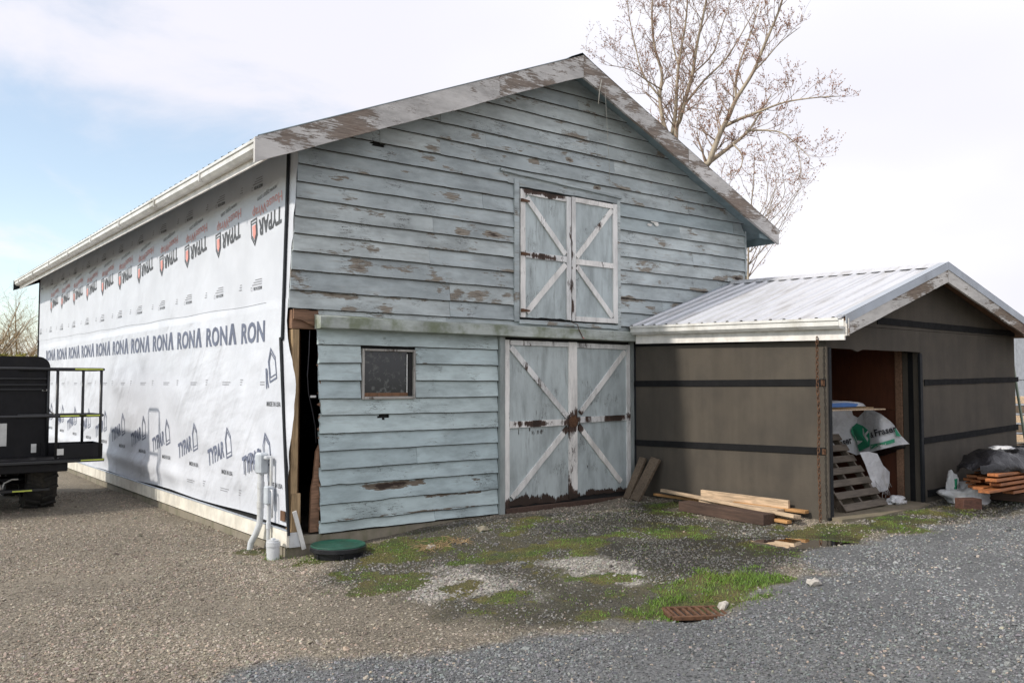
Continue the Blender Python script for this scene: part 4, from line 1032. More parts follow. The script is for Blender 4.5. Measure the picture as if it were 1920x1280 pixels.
# ------------------------------------------------------------------ things by the shed
# rusty chain
def chain(x, y, z0, z1):
    n = int((z1 - z0) / .042); mb = MB()
    for k in range(n):
        zc = z1 - .042 * k - .02; pts = []
        for i in range(11):
            a = 2 * math.pi * i / 10; r = .016 * math.cos(a); h = .030 * math.sin(a); q = (r, 0) if k % 2 == 0 else (0, r)
            pts.append((x + q[0] + .004 * math.sin(k * .35), y + q[1] + .006 * math.sin(k * .22), zc + h))
        mb.tube(pts, .0055, 5, cap=False)
    o = mb.build('chain', 'rust', None, smooth=True); kind(o, 'stuff'); return o
c_ = on(0, 5.13, 1533, 700)
tag(chain(5.13, c_.y, gz1(5.13, c_.y), 2.20), 'rusty chain hanging from the shed gutter beside the doorway corner', 'chain')

def plank(name, label, cat, a, b, wd, th, m, up=(0, 0, 1), group=None, ends=None):
    a = Vector(a); b = Vector(b); mid = (a + b) / 2; d = (b - a); L = d.length; d.normalize()
    sd = d.cross(Vector(up)).normalized(); u = sd.cross(d)
    mb = MB(); mb.box(-wd / 2, wd / 2, -L / 2, L / 2, -th / 2, th / 2, .004)
    mb.v = [(x + .003 * mnoise.noise((y * 2, 1, L)), y, z + .004 * mnoise.noise((y * 1.5, 5, L))) for x, y, z in mb.v]
    o = mb.build(name, m); o.matrix_world = Matrix(((-sd.x, d.x, u.x, mid.x), (-sd.y, d.y, u.y, mid.y), (-sd.z, d.z, u.z, mid.z), (0, 0, 0, 1)))
    return tag(o, label, cat, group)
G0 = .06
plank('timber', 'thick dark brown treated timber lying in front of the pale boards', 'timber', (4.80, -1.36, gz1(4.8, -1.36) + .06), (4.70, -2.74, gz1(4.7, -2.74) + .06), .20, .125, 'brown')
plank('board', 'wide knotty pale pine board standing on edge against the brown shed wall', 'board', (5.17, -1.34, G0 + .145), (5.15, -2.70, G0 + .145), .040, .105, 'pine')
plank('board', 'long pale pine board lying slantwise across the top of the lumber pile', 'board', (5.12, -.72, G0 + .13), (4.84, -3.02, G0 + .07), .13, .042, 'pine', up=(.15, 0, 1))
plank('board', 'short pale pine board flat under the board on edge', 'board', (5.05, -1.45, G0 + .075), (5.04, -2.66, G0 + .075), .14, .045, 'pine')
plank('board', 'orange ended narrow board poking out towards the shed corner', 'board', (5.13, -1.9, G0 + .085), (5.17, -2.93, G0 + .085), .085, .038, 'pine2')
plank('board', 'pinkish board end resting on the grass below the orange end', 'board', (5.00, -1.7, G0 + .018), (5.02, -2.92, G0 + .030), .10, .036, 'pine')
plank('board', 'thin orange lath sticking out by the two leaning planks', 'board', (5.17, -.50, G0 + .05), (5.16, -1.4, G0 + .05), .06, .032, 'pine2')
plank('board', 'low pine board end jutting out past the dark timber', 'board', (4.86, -1.8, G0 + .015), (4.82, -2.93, G0 + .0), .09, .036, 'pine2')
plank('plank', 'narrow split weathered plank leaning on the shed by the barn door', 'plank', (4.92, -.20, gz1(4.92, -.2)), (5.20, -.26, .60), .12, .045, 'grey', up=(-1, .0, .4))
plank('plank', 'wide grey weathered plank leaning on the shed beside the split one', 'plank', (4.86, -.42, gz1(4.86, -.42) + .01), (5.185, -.52, .61), .17, .045, 'grey', up=(-1, .0, .4))

# pallet leaning inside the doorway
pal = thing('pallet', 'grey wooden pallet leaning in the shed doorway', 'pallet', (6.2, -3.05, .10))
A = Vector((5.72, -3.10, .115)); B = Vector((6.74, -3.06, .115)); U = Vector((-.06, .64, .86)).normalized(); Dp = (B - A).normalized(); Np = Dp.cross(U).normalized()
for k in range(7):
    p = A + U * (.05 + k * .165); MB().beam(p, p + (B - A), .095, .018, up=Np).build('slat', 'pallet', pal)
for s in (.05, .5, .95):
    p = A + (B - A) * s - Np * .055; MB().beam(p + U * .0, p + U * 1.10, .04, .085, up=Np).build('stringer', 'pallet', pal)

# wrapped lumber behind the pallet
YP = [(1530, -2.0), (1605, -2.3), (1650, -2.75), (1705, -3.03)]
def ysh(px):
    for (a, b), (c, d) in zip(YP, YP[1:]):
        if px <= c: return b + (d - b) * (px - a) / (c - a)
    return YP[-1][1]
def spt(px, py, off=0.):
    y = ysh(px) + .0016 * (835 - py) + .02 * mnoise.noise((px * .05, py * .06, 2)); return on(1, y - off, px, py)
lum = thing('wrapped_lumber', 'lumber bundle under a white printed wrap with green emblem inside the shed', 'lumber', (6.5, -2.2, .10))
rows = [[(1540, 766), (1570, 764), (1600, 764), (1630, 765), (1652, 776), (1668, 788), (1676, 796)], [(1540, 786), (1570, 784), (1600, 783), (1632, 786), (1658, 797), (1676, 808), (1690, 817)],
        [(1540, 806), (1570, 806), (1600, 805), (1635, 808), (1660, 815), (1682, 822), (1699, 826)], [(1540, 824), (1568, 828), (1598, 836), (1630, 836), (1660, 832), (1684, 830), (1704, 831)], [(1540, 834), (1570, 838), (1606, 853), (1630, 848), (1660, 840), (1686, 834), (1706, 832)]]
def rows_grid(rows, sub, fn):
    P = []
    for r in range(len(rows) - 1):
        for a in range(sub):
            s = a / sub; line = []
            for c in range(len(rows[0]) - 1):
                for b in range(sub):
                    u = b / sub; p = [0, 0]
                    for k in (0, 1): p[k] = (rows[r][c][k] * (1 - u) + rows[r][c + 1][k] * u) * (1 - s) + (rows[r + 1][c][k] * (1 - u) + rows[r + 1][c + 1][k] * u) * s
                    line.append(fn(*p))
            line.append(fn(*[rows[r][-1][k] * (1 - s) + rows[r + 1][-1][k] * s for k in (0, 1)])); P.append(line)
    line = []
    for c in range(len(rows[0]) - 1):
        for b in range(sub): u = b / sub; line.append(fn(*[rows[-1][c][k] * (1 - u) + rows[-1][c + 1][k] * u for k in (0, 1)]))
    line.append(fn(*rows[-1][-1])); P.append(line); return P
cov = MB().grid(rows_grid(rows, 4, spt)).build('wrap_cover', 'tarpwhite', lum, smooth=True)
und = [[(1606, 852), (1640, 846), (1672, 838), (1704, 832)], [(1612, 858), (1642, 856), (1676, 846), (1700, 838)], [(1640, 862), (1655, 864), (1672, 856), (1690, 845)]]
MB().grid(rows_grid(und, 3, lambda a, b: on(1, ysh(a) + .05 + .008 * max(0, b - 840), a, b))).build('wrap_underside', 'tarpblack', lum, smooth=True)
tail = [[(1612, 848), (1628, 846), (1645, 850)], [(1622, 870), (1640, 872), (1656, 872)], [(1630, 892), (1648, 890), (1668, 884)], [(1634, 908), (1648, 910), (1668, 904)], [(1640, 920), (1652, 922), (1664, 918)]]
MB().grid(rows_grid(tail, 3, lambda a, b: on(1, -2.72 + .03 * mnoise.noise((a * .1, b * .1, 5)) - .001 * (b - 850), a, b))).build('wrap_tail', 'tarpwhite', lum, smooth=True)
fr = MB()
for k in range(26):
    a = on(1, -2.83, random.uniform(1640, 1668), random.uniform(898, 920)); b = a + Vector((jit(.06), -.02, -random.uniform(.04, .11))); fr.tube([a, (a + b) / 2 + Vector((jit(.02), 0, 0)), b], .0025, 3)
kind(fr.build('frayed_threads', 'tarpwhite', lum), 'stuff')
def cover_text(tx, m, x0, y0, wd, ht, ang, bold=.02):
    V, Fs = text_poly(tx, bold); c, s = math.cos(ang), math.sin(ang)
    MB().add([spt(x0 + a * wd * c + b * ht * s, y0 + a * wd * s - b * ht * c, .022) for a, b in V], Fs).build('printed_mark', m, cov)
def cover_poly(m, pts, off=.018): MB().add([spt(*p, off) for p in pts], [tuple(range(len(pts)))]).build('printed_mark', m, cov)
cover_text('Fraser', 'inkblack', 1641, 818, 42, 13, R(-13), .03); cover_text('aser', 'inkblack', 1576, 837, 24, 10, R(-16), .03)
cover_text('&', 'inkblack', 1633, 821, 6, 11, R(-13), .02)
cover_poly('greenink', [(1595, 808), (1598, 800), (1606, 793), (1618, 798), (1630, 808), (1631, 836), (1611, 846), (1606, 830)], .016)
for st_ in ([(1600, 807), (1605, 806), (1610, 818), (1612, 829), (1607, 829)], [(1607, 830), (1616, 824), (1617, 827), (1608, 834)], [(1616, 802), (1619, 803), (1621, 813), (1628, 822), (1627, 828), (1618, 815)], [(1622, 812), (1628, 806), (1629, 810), (1623, 817)]): cover_poly('sticker', st_, .024)
cover_poly('greenink', [(1632, 833), (1650, 830), (1677, 822), (1678, 829), (1660, 834), (1632, 842)], .016); cover_text('Kiln Dried', 'sticker', 1634, 841, 28, 6, R(-10), .01)
cover_poly('greenink', [(1677, 800), (1690, 818), (1680, 817)], .016)
for i, (dx, dz) in enumerate(((0, 0), (.32, 0), (.64, 0), (0, .30), (.32, .30), (.64, .30), (0, .6), (.32, .6), (.64, .6), (0, .9), (.32, .9))):
    MB().box(5.85 + dx, 6.14 + dx, -1.75 + jit(.03), -.4, .11 + dz, .385 + dz, .004).build('lumber_board', 'grey', lum)
a_ = on(1, -2.75, 1556, 762); zs = 1.315
MB().prism([(5.72, -2.78), (6.98, -2.92), (7.05, -2.35), (5.8, -2.2)], lambda a, b: (a, b, zs), lambda a, b: (a, b, zs + .016)).build('plywood_sheet', 'pine')
tag(bpy.data.objects['plywood_sheet'], 'thin plywood sheet laid on top of the wrapped lumber', 'plywood')
o = MB().prism([(5.65, -2.70), (6.9, -2.80), (6.9, -2.3), (5.7, -2.25)], lambda a, b: (a, b, zs + .020), lambda a, b: (a, b, zs + .034)).build('plywood_sheet', 'stud'); tag(o, 'short upper plywood sheet under the blue and white sack', 'plywood')
def pillow(cx, cy, cz, lx, ly, lz, nx=16, ny=10, seed=0, rot=0.):
    P = []; Q = []; c, s = math.cos(rot), math.sin(rot)
    for j in range(ny + 1):
        r1 = []; r2 = []
        for i in range(nx + 1):
            u = i / nx * 2 - 1; v = j / ny * 2 - 1; e = (max(0, 1 - u ** 4) * max(0, 1 - v ** 4)) ** .45
            n_ = 1 + .35 * mnoise.noise((u * 2.2 + seed, v * 2.2, seed)); x = u * lx / 2 * (1 + .04 * mnoise.noise((v * 3, seed, 1))); y = v * ly / 2
            p = (cx + x * c - y * s, cy + x * s + y * c); r1.append((*p, cz + lz * .45 * e * n_ + lz * .1)); r2.append((*p, cz + lz * .1 * (1 - e)))
        P.append(r1); Q.append(r2)
    mb = MB().grid(P); mb.grid(Q); return mb
sack = pillow(6.25, -2.58, zs + .036, 1.10, .42, .14, seed=4).build('sack', 'tarpwhite', smooth=True); tag(sack, 'flat white and blue sack lying on the plywood inside the shed', 'sack')
fc = lambda u, v: (5.72 + u, -2.80, zs + .045 + v)
MB().prism([(.03, 0), (.80, .0), (.86, .035), (.60, .055), (.05, .05)], lambda a, b: (5.70 + a, -2.806 + .02 * a, zs + .045 + b), lambda a, b: (5.70 + a, -2.77, zs + .045 + b)).build('blue_band', 'blueink', sack)

def crumple(name, cx, cy, cz, rx, ry, rz, seed, m, amp=.35, sub=4):
    bm = bmesh.new(); bmesh.ops.create_icosphere(bm, subdivisions=sub, radius=1)
    for v in bm.verts:
        p = v.co.copy(); n_ = 1 + amp * mnoise.noise(p * 1.6 + Vector((seed, 0, 0))) + amp * .5 * (1 - abs(mnoise.noise(p * 3.5 + Vector((0, seed, 0)))) * 2.5) * .5
        v.co = Vector((p.x * rx, p.y * ry, p.z * rz)) * n_; v.co.z = max(v.co.z, -rz * .55)
    me = bpy.data.meshes.new(name); bm.to_mesh(me); bm.free(); me.materials.append(M[m]); me.polygons.foreach_set('use_smooth', [True] * len(me.polygons))
    o = bpy.data.objects.new(name, me); COL.objects.link(o); o.location = (cx, cy, cz); return o
# stack of cedar boards under black plastic, right of the shed door
rs = random.Random(5); ZG = .16
lay = 0
for L in range(5):
    z = ZG + .10 + L * .062 + .021
    for r in range(4):
        y = -4.05 + r * .165 + rs.uniform(-.012, .012); x0 = 7.18 + (y + 4.05) * 1.5 + rs.uniform(-.10, .32) + (.10 if L in (0, 4) else 0)
        if L == 0 and r < 2: x0 += .35
        plank('cedar_board', 'orange cedar board in the loose stack under black plastic', 'board', (x0, y, z + rs.uniform(-.004, .006)), (10.6, y + rs.uniform(-.03, .03), z), .135, .036, 'cedar', group='cedar boards stacked by the shed wall')
for x in (8.2, 9.8): plank('bearer', 'dark timber bearer under the cedar board stack', 'timber', (x, -4.15, ZG + .03), (x, -3.45, ZG + .03), .10, .11, 'brown', group='bearers under the cedar stack')
P = []; nx, ny = 44, 16
for j in range(ny + 1):
    row = []
    for i in range(nx + 1):
        u = i / nx; v = j / ny; x = 7.36 + 3.3 * u; an = (v - .5) * math.pi * 1.15
        k_ = min(1, u * 5 + .02) ** .5
        y = -3.80 + math.sin(an) * .36 * (.30 + .70 * k_) + (x - 7.6) * .0; zz_ = ZG + .40 + math.cos(an) * .24 * k_ + .09 * mnoise.noise((x * 2.6, v * 3, 1)) + .04 * mnoise.noise((x * 9, v * 9, 3))
        row.append((x + .05 * mnoise.noise((v * 5, u * 3, 8)), y + .03 * mnoise.noise((x * 4, v * 5, 4)), max(zz_, ZG + .36)))
    P.append(row)
mb = MB().grid(P); o = mb.build('plastic_cover', 'tarpblack', smooth=True); tag(o, 'crumpled black plastic cover over the cedar board stack', 'cover')
o = crumple('plastic_scrap', 8.2, -3.84, ZG + .655, .20, .12, .03, 9, 'tarpwhite', .5, 3); tag(o, 'small white plastic scrap on top of the black cover', 'plastic')
b1 = on(1, -3.45, 1815, 890); zg = gz1(7.75, -3.5)
o = crumple('plastic_sheet', 7.90, -3.50, zg + .06, .34, .24, .17, 3, 'tarpwhite', .5); tag(o, 'crumpled dirty white plastic sheet on the ground by the cedar stack', 'plastic')
sk = crumple('lumber_sack', 7.72, -3.40, zg + .16, .045, .08, .22, 6, 'tarpwhite', .5); tag(sk, 'upright white sack with green edge against the shed wall', 'sack')
MB().prism([(7.685, zg + .20), (7.695, zg + .14), (7.715, zg + .24), (7.725, zg + .32), (7.70, zg + .30)], lambda a, b: (a, -3.478, b), lambda a, b: (a, -3.44, b)).build('green_edge', 'greenink', sk)
V, Fs = text_poly('RUS', .03); mb = MB(); mb.add([(7.685 + a * .09, -3.482, zg + .16 + b * .06 + a * .05) for a, b in V], Fs); mb.build('printed_mark', 'inkblack', sk)
bz = gz1(7.40, -3.78)
blk = MB(); X = Matrix.Translation((7.42, -3.75, bz + .055)) @ Matrix.Rotation(R(-28), 4, 'Z'); blk.box(-.13, .13, -.085, .085, -.07, .07, .006, X); blk.build('wood_block', 'block'); tag(bpy.data.objects['wood_block'], 'short reddish wooden block on the gravel in front of the white plastic', 'block')
# scrap bundle by the pallet foot
o = crumple('rag', 7.02, -3.02, .135, .16, .10, .06, 12, 'tarpwhite', .6); tag(o, 'small crumpled rag on the concrete floor beside the pallet', 'rag')
# ------------------------------------------------------------------ lift machine at the left
lift = thing('work_lift', 'black wheeled work lift with railed platform parked beside the wrapped wall', 'lift', (-2.2, 5.6, -.2))
LY = 5.0; gzl = -.2
def lp(px, py, y=LY): q = on(1, y, px, py); return q.x, q.z
XR = lp(192, 860)[0]; XL = -4.0; XB = lp(93, 700)[0]
zdk = lp(150, 862)[1]; ztop = lp(150, 692)[1]; zmid = lp(150, 779)[1]; ztoe = lp(150, 832)[1]
# platform tray
MB().box(XL, XR, LY, LY + .62, zdk, zdk + .035, .006).build('platform_floor', 'machine', lift)
MB().box(XB + .15, XR, LY + .002, LY + .016, zdk + .036, ztoe, .003).build('toe_board', 'machine', lift)
MB().box(XB + .02, XR, LY + .604, LY + .618, zdk + .036, ztoe, .003).build('toe_board', 'machine', lift)
MB().box(XR - .015, XR - .001, LY + .018, LY + .602, zdk + .036, ztoe, .003).build('toe_board', 'machine', lift)
MB().box(XL, XR + .02, LY - .03, LY - .004, zdk - .03, zdk + .012, .006).build('bumper_rail', 'rail', lift)
MB().box(XR - .30, XR + .012, LY - .034, LY - .0305, zdk - .012, zdk + .004, .001).build('yellow_strip', 'yellow', lift)
pst = {}
for i, (px, yy) in enumerate(((107, LY + .01), (189, LY + .01), (155, LY + .61), (90, LY + .61))):
    x, _ = lp(px, 760, yy); MB().tube([(x, yy, zdk + .03), (x, yy, ztop)], .021, 10).build('post', 'rail', lift, smooth=True)
def rails(z, m='rail', r=.022):
    xr = lp(194, 760)[0]; pts = [(XL, LY + .01, z), (xr - .05, LY + .01, z), (xr, LY + .05, z), (xr, LY + .56, z), (xr - .05, LY + .61, z), (XB - .3, LY + .61, z)]
    MB().tube(pts, r, 10).build('rail', m, lift, smooth='auto')
rails(ztop); rails(zmid)
MB().box(XR - .40, XR - .02, LY - .016, LY - .0125, ztop - .008, ztop + .010, .001).build('yellow_strip', 'yellow', lift)
MB().box(XB + .15, XB + .50, LY - .016, LY - .0125, zmid - .008, zmid + .010, .001).build('yellow_strip', 'yellow', lift)
MB().box(XR - .33, XR - .05, LY - .016, LY - .0125, zmid - .008, zmid + .010, .001).build('yellow_strip', 'yellow', lift)
# body box with hood
zb = lp(50, 668, LY + .65)[1]; x1 = lp(93, 700, LY + .65)[0]
bd = MB().box(XL, x1, LY + .64, LY + 3.2, zdk - .02, zb - .17, .02).build('body', 'machine', lift)
P = []
for i in range(9):
    a = i / 8 * math.pi / 2; P.append((x1 + .01 - .16 + .16 * math.cos(a), zb - .16 + .16 * math.sin(a)))
MB().prism([(XL, zb - .172), (x1 + .01, zb - .172)] + P + [(XL, zb)], lambda a, b: (a, LY + .66, b), lambda a, b: (a, LY + 3.1, b)).build('hood', 'machine', lift, smooth='auto')
for k, zz_ in enumerate((1.72, 1.63, 1.56)): MB().box(XL, x1 - .04, LY + .60, LY + .636, zz_, zz_ + .022, .004).build('louvre', 'rail', bd)
for (px, py, w_, h_) in ((5, 815, .10, .33), (112, 847, .10, .09), (63, 840, .07, .13)):
    yy = LY - .003 if px == 112 else LY + .636; x, z = lp(px, py, yy); MB().box(x - w_ / 2, x + w_ / 2, yy - .004, yy, z - h_ / 2, z + h_ / 2, .001).build('sticker', 'sticker', lift)
for (px, py) in ((84, 731), (81, 781), (83, 731)): 
    x, z = lp(px, py, LY + .62); MB().box(x - .03, x + .03, LY + .60, LY + .636, z - .012, z + .012, .003).build('latch', 'sticker', bd)
x, z = lp(92, 770, LY + .6); MB().tube([(x - .02, LY + .62, z + .10), (x, LY + .55, z), (x + .06, LY + .45, z - .06), (x + .14, LY + .30, z - .07)], .010, 8).build('hose', 'blackplastic', lift, smooth=True)
# underside frame and drawbar
MB().box(XL, lp(130, 870)[0], LY + .1, LY + 3.2, zdk - .16, zdk - .035, .01).build('chassis', 'machine', lift)
MB().box(XL, lp(102, 920)[0], LY + .35, LY + .40, .09, .135, .006).build('cross_bar', 'rail', lift)
MB().box(lp(30, 930)[0], lp(68, 930)[0], LY + .345, LY + .349, .098, .118, .001).build('yellow_strip', 'yellow', lift)
xw = lp(74, 930, LY + .75)[0]
for xx in (-2.35, -2.75): MB().box(xx - .06, xx + .06, LY + .5, LY + 2.8, .05, zdk - .165, .01).build('axle_frame', 'machine', lift)
MB().tube([(xw + .1, LY + .95, .22), (-3.2, LY + .95, .22)], .06, 10).build('axle', 'machine', lift, smooth='auto')
x, z = lp(22, 905, LY + .5); MB().tube([(x - .12, LY + .5, z - .08), (x - .1, LY + .5, z), (x, LY + .5, z + .05), (x + .08, LY + .5, z + .05)], .012, 8).build('hose', 'sticker', lift, smooth=True)
def wheel(xc, yc, r=.43, wd=.42):
    zc = gz1(xc, yc) + r - .01; prof_ = [(-.5, .62), (-.5, .86), (-.46, .95), (-.36, .985), (0, 1.0), (.36, .985), (.46, .95), (.5, .86), (.5, .62), (.40, .60), (-.40, .60)]
    n = 40; P = []
    for i in range(n + 1):
        a = 2 * math.pi * i / n; P.append([(xc + p * wd, yc + math.cos(a) * r * q, zc + math.sin(a) * r * q) for p, q in prof_ + prof_[:1]])
    tw = MB().grid(P).build('wheel', 'rubber', lift, smooth='auto'); 
    for i in range(18):
        for sgn in (-1, 1):
            a = 2 * math.pi * (i + (.5 if sgn > 0 else 0)) / 18; b = a + .16
            f = lambda an, q: Vector((0, math.cos(an) * r * q, math.sin(an) * r * q))
            p0 = Vector((xc + sgn * wd * .49, yc, zc)) + f(a, .985); p1 = Vector((xc + sgn * wd * .03, yc, zc)) + f(b, 1.02)
            MB().beam(p0, p1, .052, .045, up=f((a + b) / 2, 1).normalized(), ch=.006).build('tread_lug', 'rubber', tw)
    rm = [(-.3, .58), (-.3, .2), (-.34, .18), (-.34, .0)]; P = []
    for i in range(25):
        a = 2 * math.pi * i / 24; P.append([(xc + p * wd, yc + math.cos(a) * r * q, zc + math.sin(a) * r * q) for p, q in rm] )
    MB().grid(P).build('rim', 'machine', tw, smooth='auto')
wheel(xw, LY + .95); wheel(-3.25, LY + .95); wheel(xw, LY + 2.9); wheel(-3.25, LY + 2.9)

# ------------------------------------------------------------------ pipes, lid, drain and other small things
q = on(0, -.13, 489, 900)
pipe = thing('conduit', 'white conduit pipe with meter box rising against the wrapped wall', 'pipe', (-.13, q.y, -.2))
yc = q.y; zt1 = on(0, -.13, 489, 888).z
pts = [(-.20, yc + .13, gz1(-.2, yc + .13) - .05), (-.19, yc + .11, -.13), (-.16, yc + .05, -.03), (-.135, yc + .01, .08), (-.13, yc, .18), (-.13, yc, zt1 + .02)]
MB().tube(pts, .036, 14).build('pipe', 'pvc', pipe, smooth='auto')
for z in (.30, .52): MB().tube([(-.13, yc, z - .035), (-.13, yc, z + .035)], .042, 14).build('coupling', 'pvc', pipe, smooth='auto')
zt2 = on(0, -.13, 489, 848).z
MB().box(-.18, -.065, yc - .075, yc + .075, zt1, zt2, .022).build('meter_box', 'box', pipe)
MB().box(-.14, -.06, yc - .16, yc - .09, zt2 - .07, zt2 - .03, .01).build('side_fitting', 'pvc', pipe)
yc2 = on(0, -.10, 504, 930).y
p2 = thing('small_conduit', 'thin white conduit with a small junction box beside the larger pipe', 'pipe', (-.1, yc2, -.2))
MB().tube([(-.10, yc2, gz1(-.1, yc2) - .05), (-.10, yc2, .32)], .021, 12).build('pipe', 'pvc', p2, smooth='auto')
MB().tube([(-.10, yc2, .05), (-.10, yc2, .12)], .027, 12).build('coupling', 'pvc', p2, smooth='auto')
MB().tube([(-.08, yc2 - .01, .50), (-.08, yc2 - .01, zt2 - .05)], .017, 12).build('pipe', 'pvc', p2, smooth='auto')
MB().box(-.145, -.055, yc2 - .05, yc2 + .05, .32, .52, .012).build('junction_box', 'box', p2)
MB().tube([(-.10, yc2 - .05, .48), (-.10, yc2 - .09, .48), (-.10, yc2 - .10, .44), (-.10, yc2 - .10, .18)], .011, 8).build('side_wire', 'pvc', p2, smooth=True)
g = gpt(512, 1046); cl = thing('cleanout_pipe', 'short white capped drain pipe standing in the gravel', 'pipe', (g.x, g.y, g.z))
MB().tube([(g.x, g.y, g.z - .05), (g.x, g.y, g.z + .13)], .068, 20).build('pipe', 'pvc', cl, smooth='auto')
MB().tube([(g.x, g.y, g.z + .13), (g.x, g.y, g.z + .175)], .076, 20).build('collar', 'pvc', cl, smooth='auto')
MB().tube([(g.x, g.y, g.z + .175), (g.x, g.y, g.z + .195)], .062, 20).build('cap', 'pvc', cl, smooth='auto'); MB().box(g.x - .02, g.x + .02, g.y - .02, g.y + .02, g.z + .196, g.z + .215, .004).build('cap_nut', 'pvc', cl)
# green lid
g = gpt(634, 1040); lid = thing('tank_lid', 'round dark green plastic tank lid on a black rim near the torn corner', 'lid', (g.x, g.y, g.z))
def lathe(prof_, n, c, sq=1.0, tilt=0.):
    P = []
    for i in range(n + 1):
        a = 2 * math.pi * i / n; P.append([(c[0] + math.cos(a) * r, c[1] + math.sin(a) * r, c[2] + z + tilt * math.cos(a) * r) for r, z in prof_])
    return MB().grid(P)
lz = g.z + .06
lathe([(.001, .052), (.10, .050), (.22, .046), (.265, .050), (.285, .062), (.292, .055), (.292, .045)], 40, (g.x, g.y, lz)).build('lid_top', 'green', lid, smooth='auto')
lathe([(.294, .046), (.300, .040), (.300, .0), (.270, -.01), (.25, -.10), (.20, -.10)], 40, (g.x, g.y, lz)).build('rim', 'blackplastic', lid, smooth='auto')
for a in range(6): 
    t_ = a * 1.047 + .2; MB().box(g.x + .255 * math.cos(t_) - .02, g.x + .255 * math.cos(t_) + .02, g.y + .255 * math.sin(t_) - .02, g.y + .255 * math.sin(t_) + .02, lz - .07, lz - .012, .004).build('rib', 'blackplastic', lid)
# drain grate
a = gpt(1268, 1140); b = gpt(1350, 1134); c_ = gpt(1310, 1148); ctr = gpt(1308, 1141)
gr = thing('drain_grate', 'rusty iron drain grate sunk at the edge of the grass', 'grate', tuple(ctr)); zg = gz1(ctr.x, ctr.y) + .014
d = Vector((.85, -.52, 0)).normalized(); sd = Vector((-d.y, d.x, 0))
for k in range(8):
    p = Vector((ctr.x, ctr.y, zg)) + d * (-.20 + k * .057); MB().beam(p - sd * .13, p + sd * .13, .022, .03, ch=.004).build('bar', 'rust', gr)
for s in (-.14, .14): p = Vector((ctr.x, ctr.y, zg)) + sd * s; MB().beam(p - d * .24, p + d * .24, .03, .032, ch=.004).build('frame_bar', 'rust', gr)
for s in (-.24, .24): p = Vector((ctr.x, ctr.y, zg)) + d * s; MB().beam(p - sd * .124, p + sd * .124, .03, .034, ch=.004).build('frame_bar', 'rust', gr)
MB().box(-.22, .22, -.12, .12, -.004, 0, .001, Matrix.Translation((ctr.x, ctr.y, zg - .008)) @ Matrix.Rotation(math.atan2(d.y, d.x), 4, 'Z')).build('pit', 'dark', gr)
# rocks, and one brown lump added in place of a dark hole
for (px, py, r, lab) in ((1357, 1131, .032, 'upright pale stone at the corner of the drain grate'), (1528, 1098, .045, 'angular pinkish stone at the edge of the road gravel'), (808, 1028, .038, 'pale stone among dead stalks in front of the siding'), (905, 995, .05, 'dull brown lump put in for a dark hole close to the barn siding')):
    g = gpt(px, py); o = crumple('rock', g.x, g.y, gz1(g.x, g.y) + r * .3, r * 1.3, r, r * (1.5 if px == 1357 else .8), px, 'rock' if px != 905 else 'concrete', .8, 2); o.data.polygons.foreach_set('use_smooth', [False] * len(o.data.polygons)); tag(o, lab, 'stone')
# dead stalks
g = gpt(830, 1022); ds = MB()
for k in range(120):
    a = jit(math.pi); p = Vector((g.x + jit(.28), g.y + jit(.14), 0)); p.z = gz1(p.x, p.y); L = random.uniform(.05, .16); e = p + Vector((math.cos(a) * L, math.sin(a) * L, random.uniform(.0, .05))); ds.tube([p, (p + e) / 2 + Vector((0, 0, .02)), e], .0022, 3)
o = ds.build('dead_stalks', 'drygrass'); kind(o, 'stuff'); tag(o, 'tangle of dry brown stalks in front of the lower siding', 'dead plants')
# cords
o = MB().tube([(4.02, -.06, 2.50), (4.03, -.17, 2.46), (4.05, -.172, 2.40), (4.10, -.170, 2.33), (4.12, -.17, 2.29)], .006, 6).build('cord', 'rust', smooth=True); tag(o, 'short dark cord hanging below the loft door over the ledge', 'cord')
MB().tube([(4.12, -.17, 2.29), (4.15, -.175, 2.275)], .006, 6).build('cord_tip', 'pink', o)
a = on(1, -.40, 1128, 150); o = MB().tube([a, on(1, -.41, 1124, 170), on(1, -.41, 1122, 195)], .007, 6).build('cord', 'rope', smooth=True); tag(o, 'pale frayed cord end hanging from the rake board near the peak', 'cord')
o = MB().tube([on(1, -.40, 1134, 160), on(1, -.39, 1138, 230), on(1, -.2, 1142, 300), on(1, -.06, 1143, 345)], .0025, 5).build('wire', 'rope', smooth=True); tag(o, 'thin pale wire dangling down the gable under the peak', 'wire')

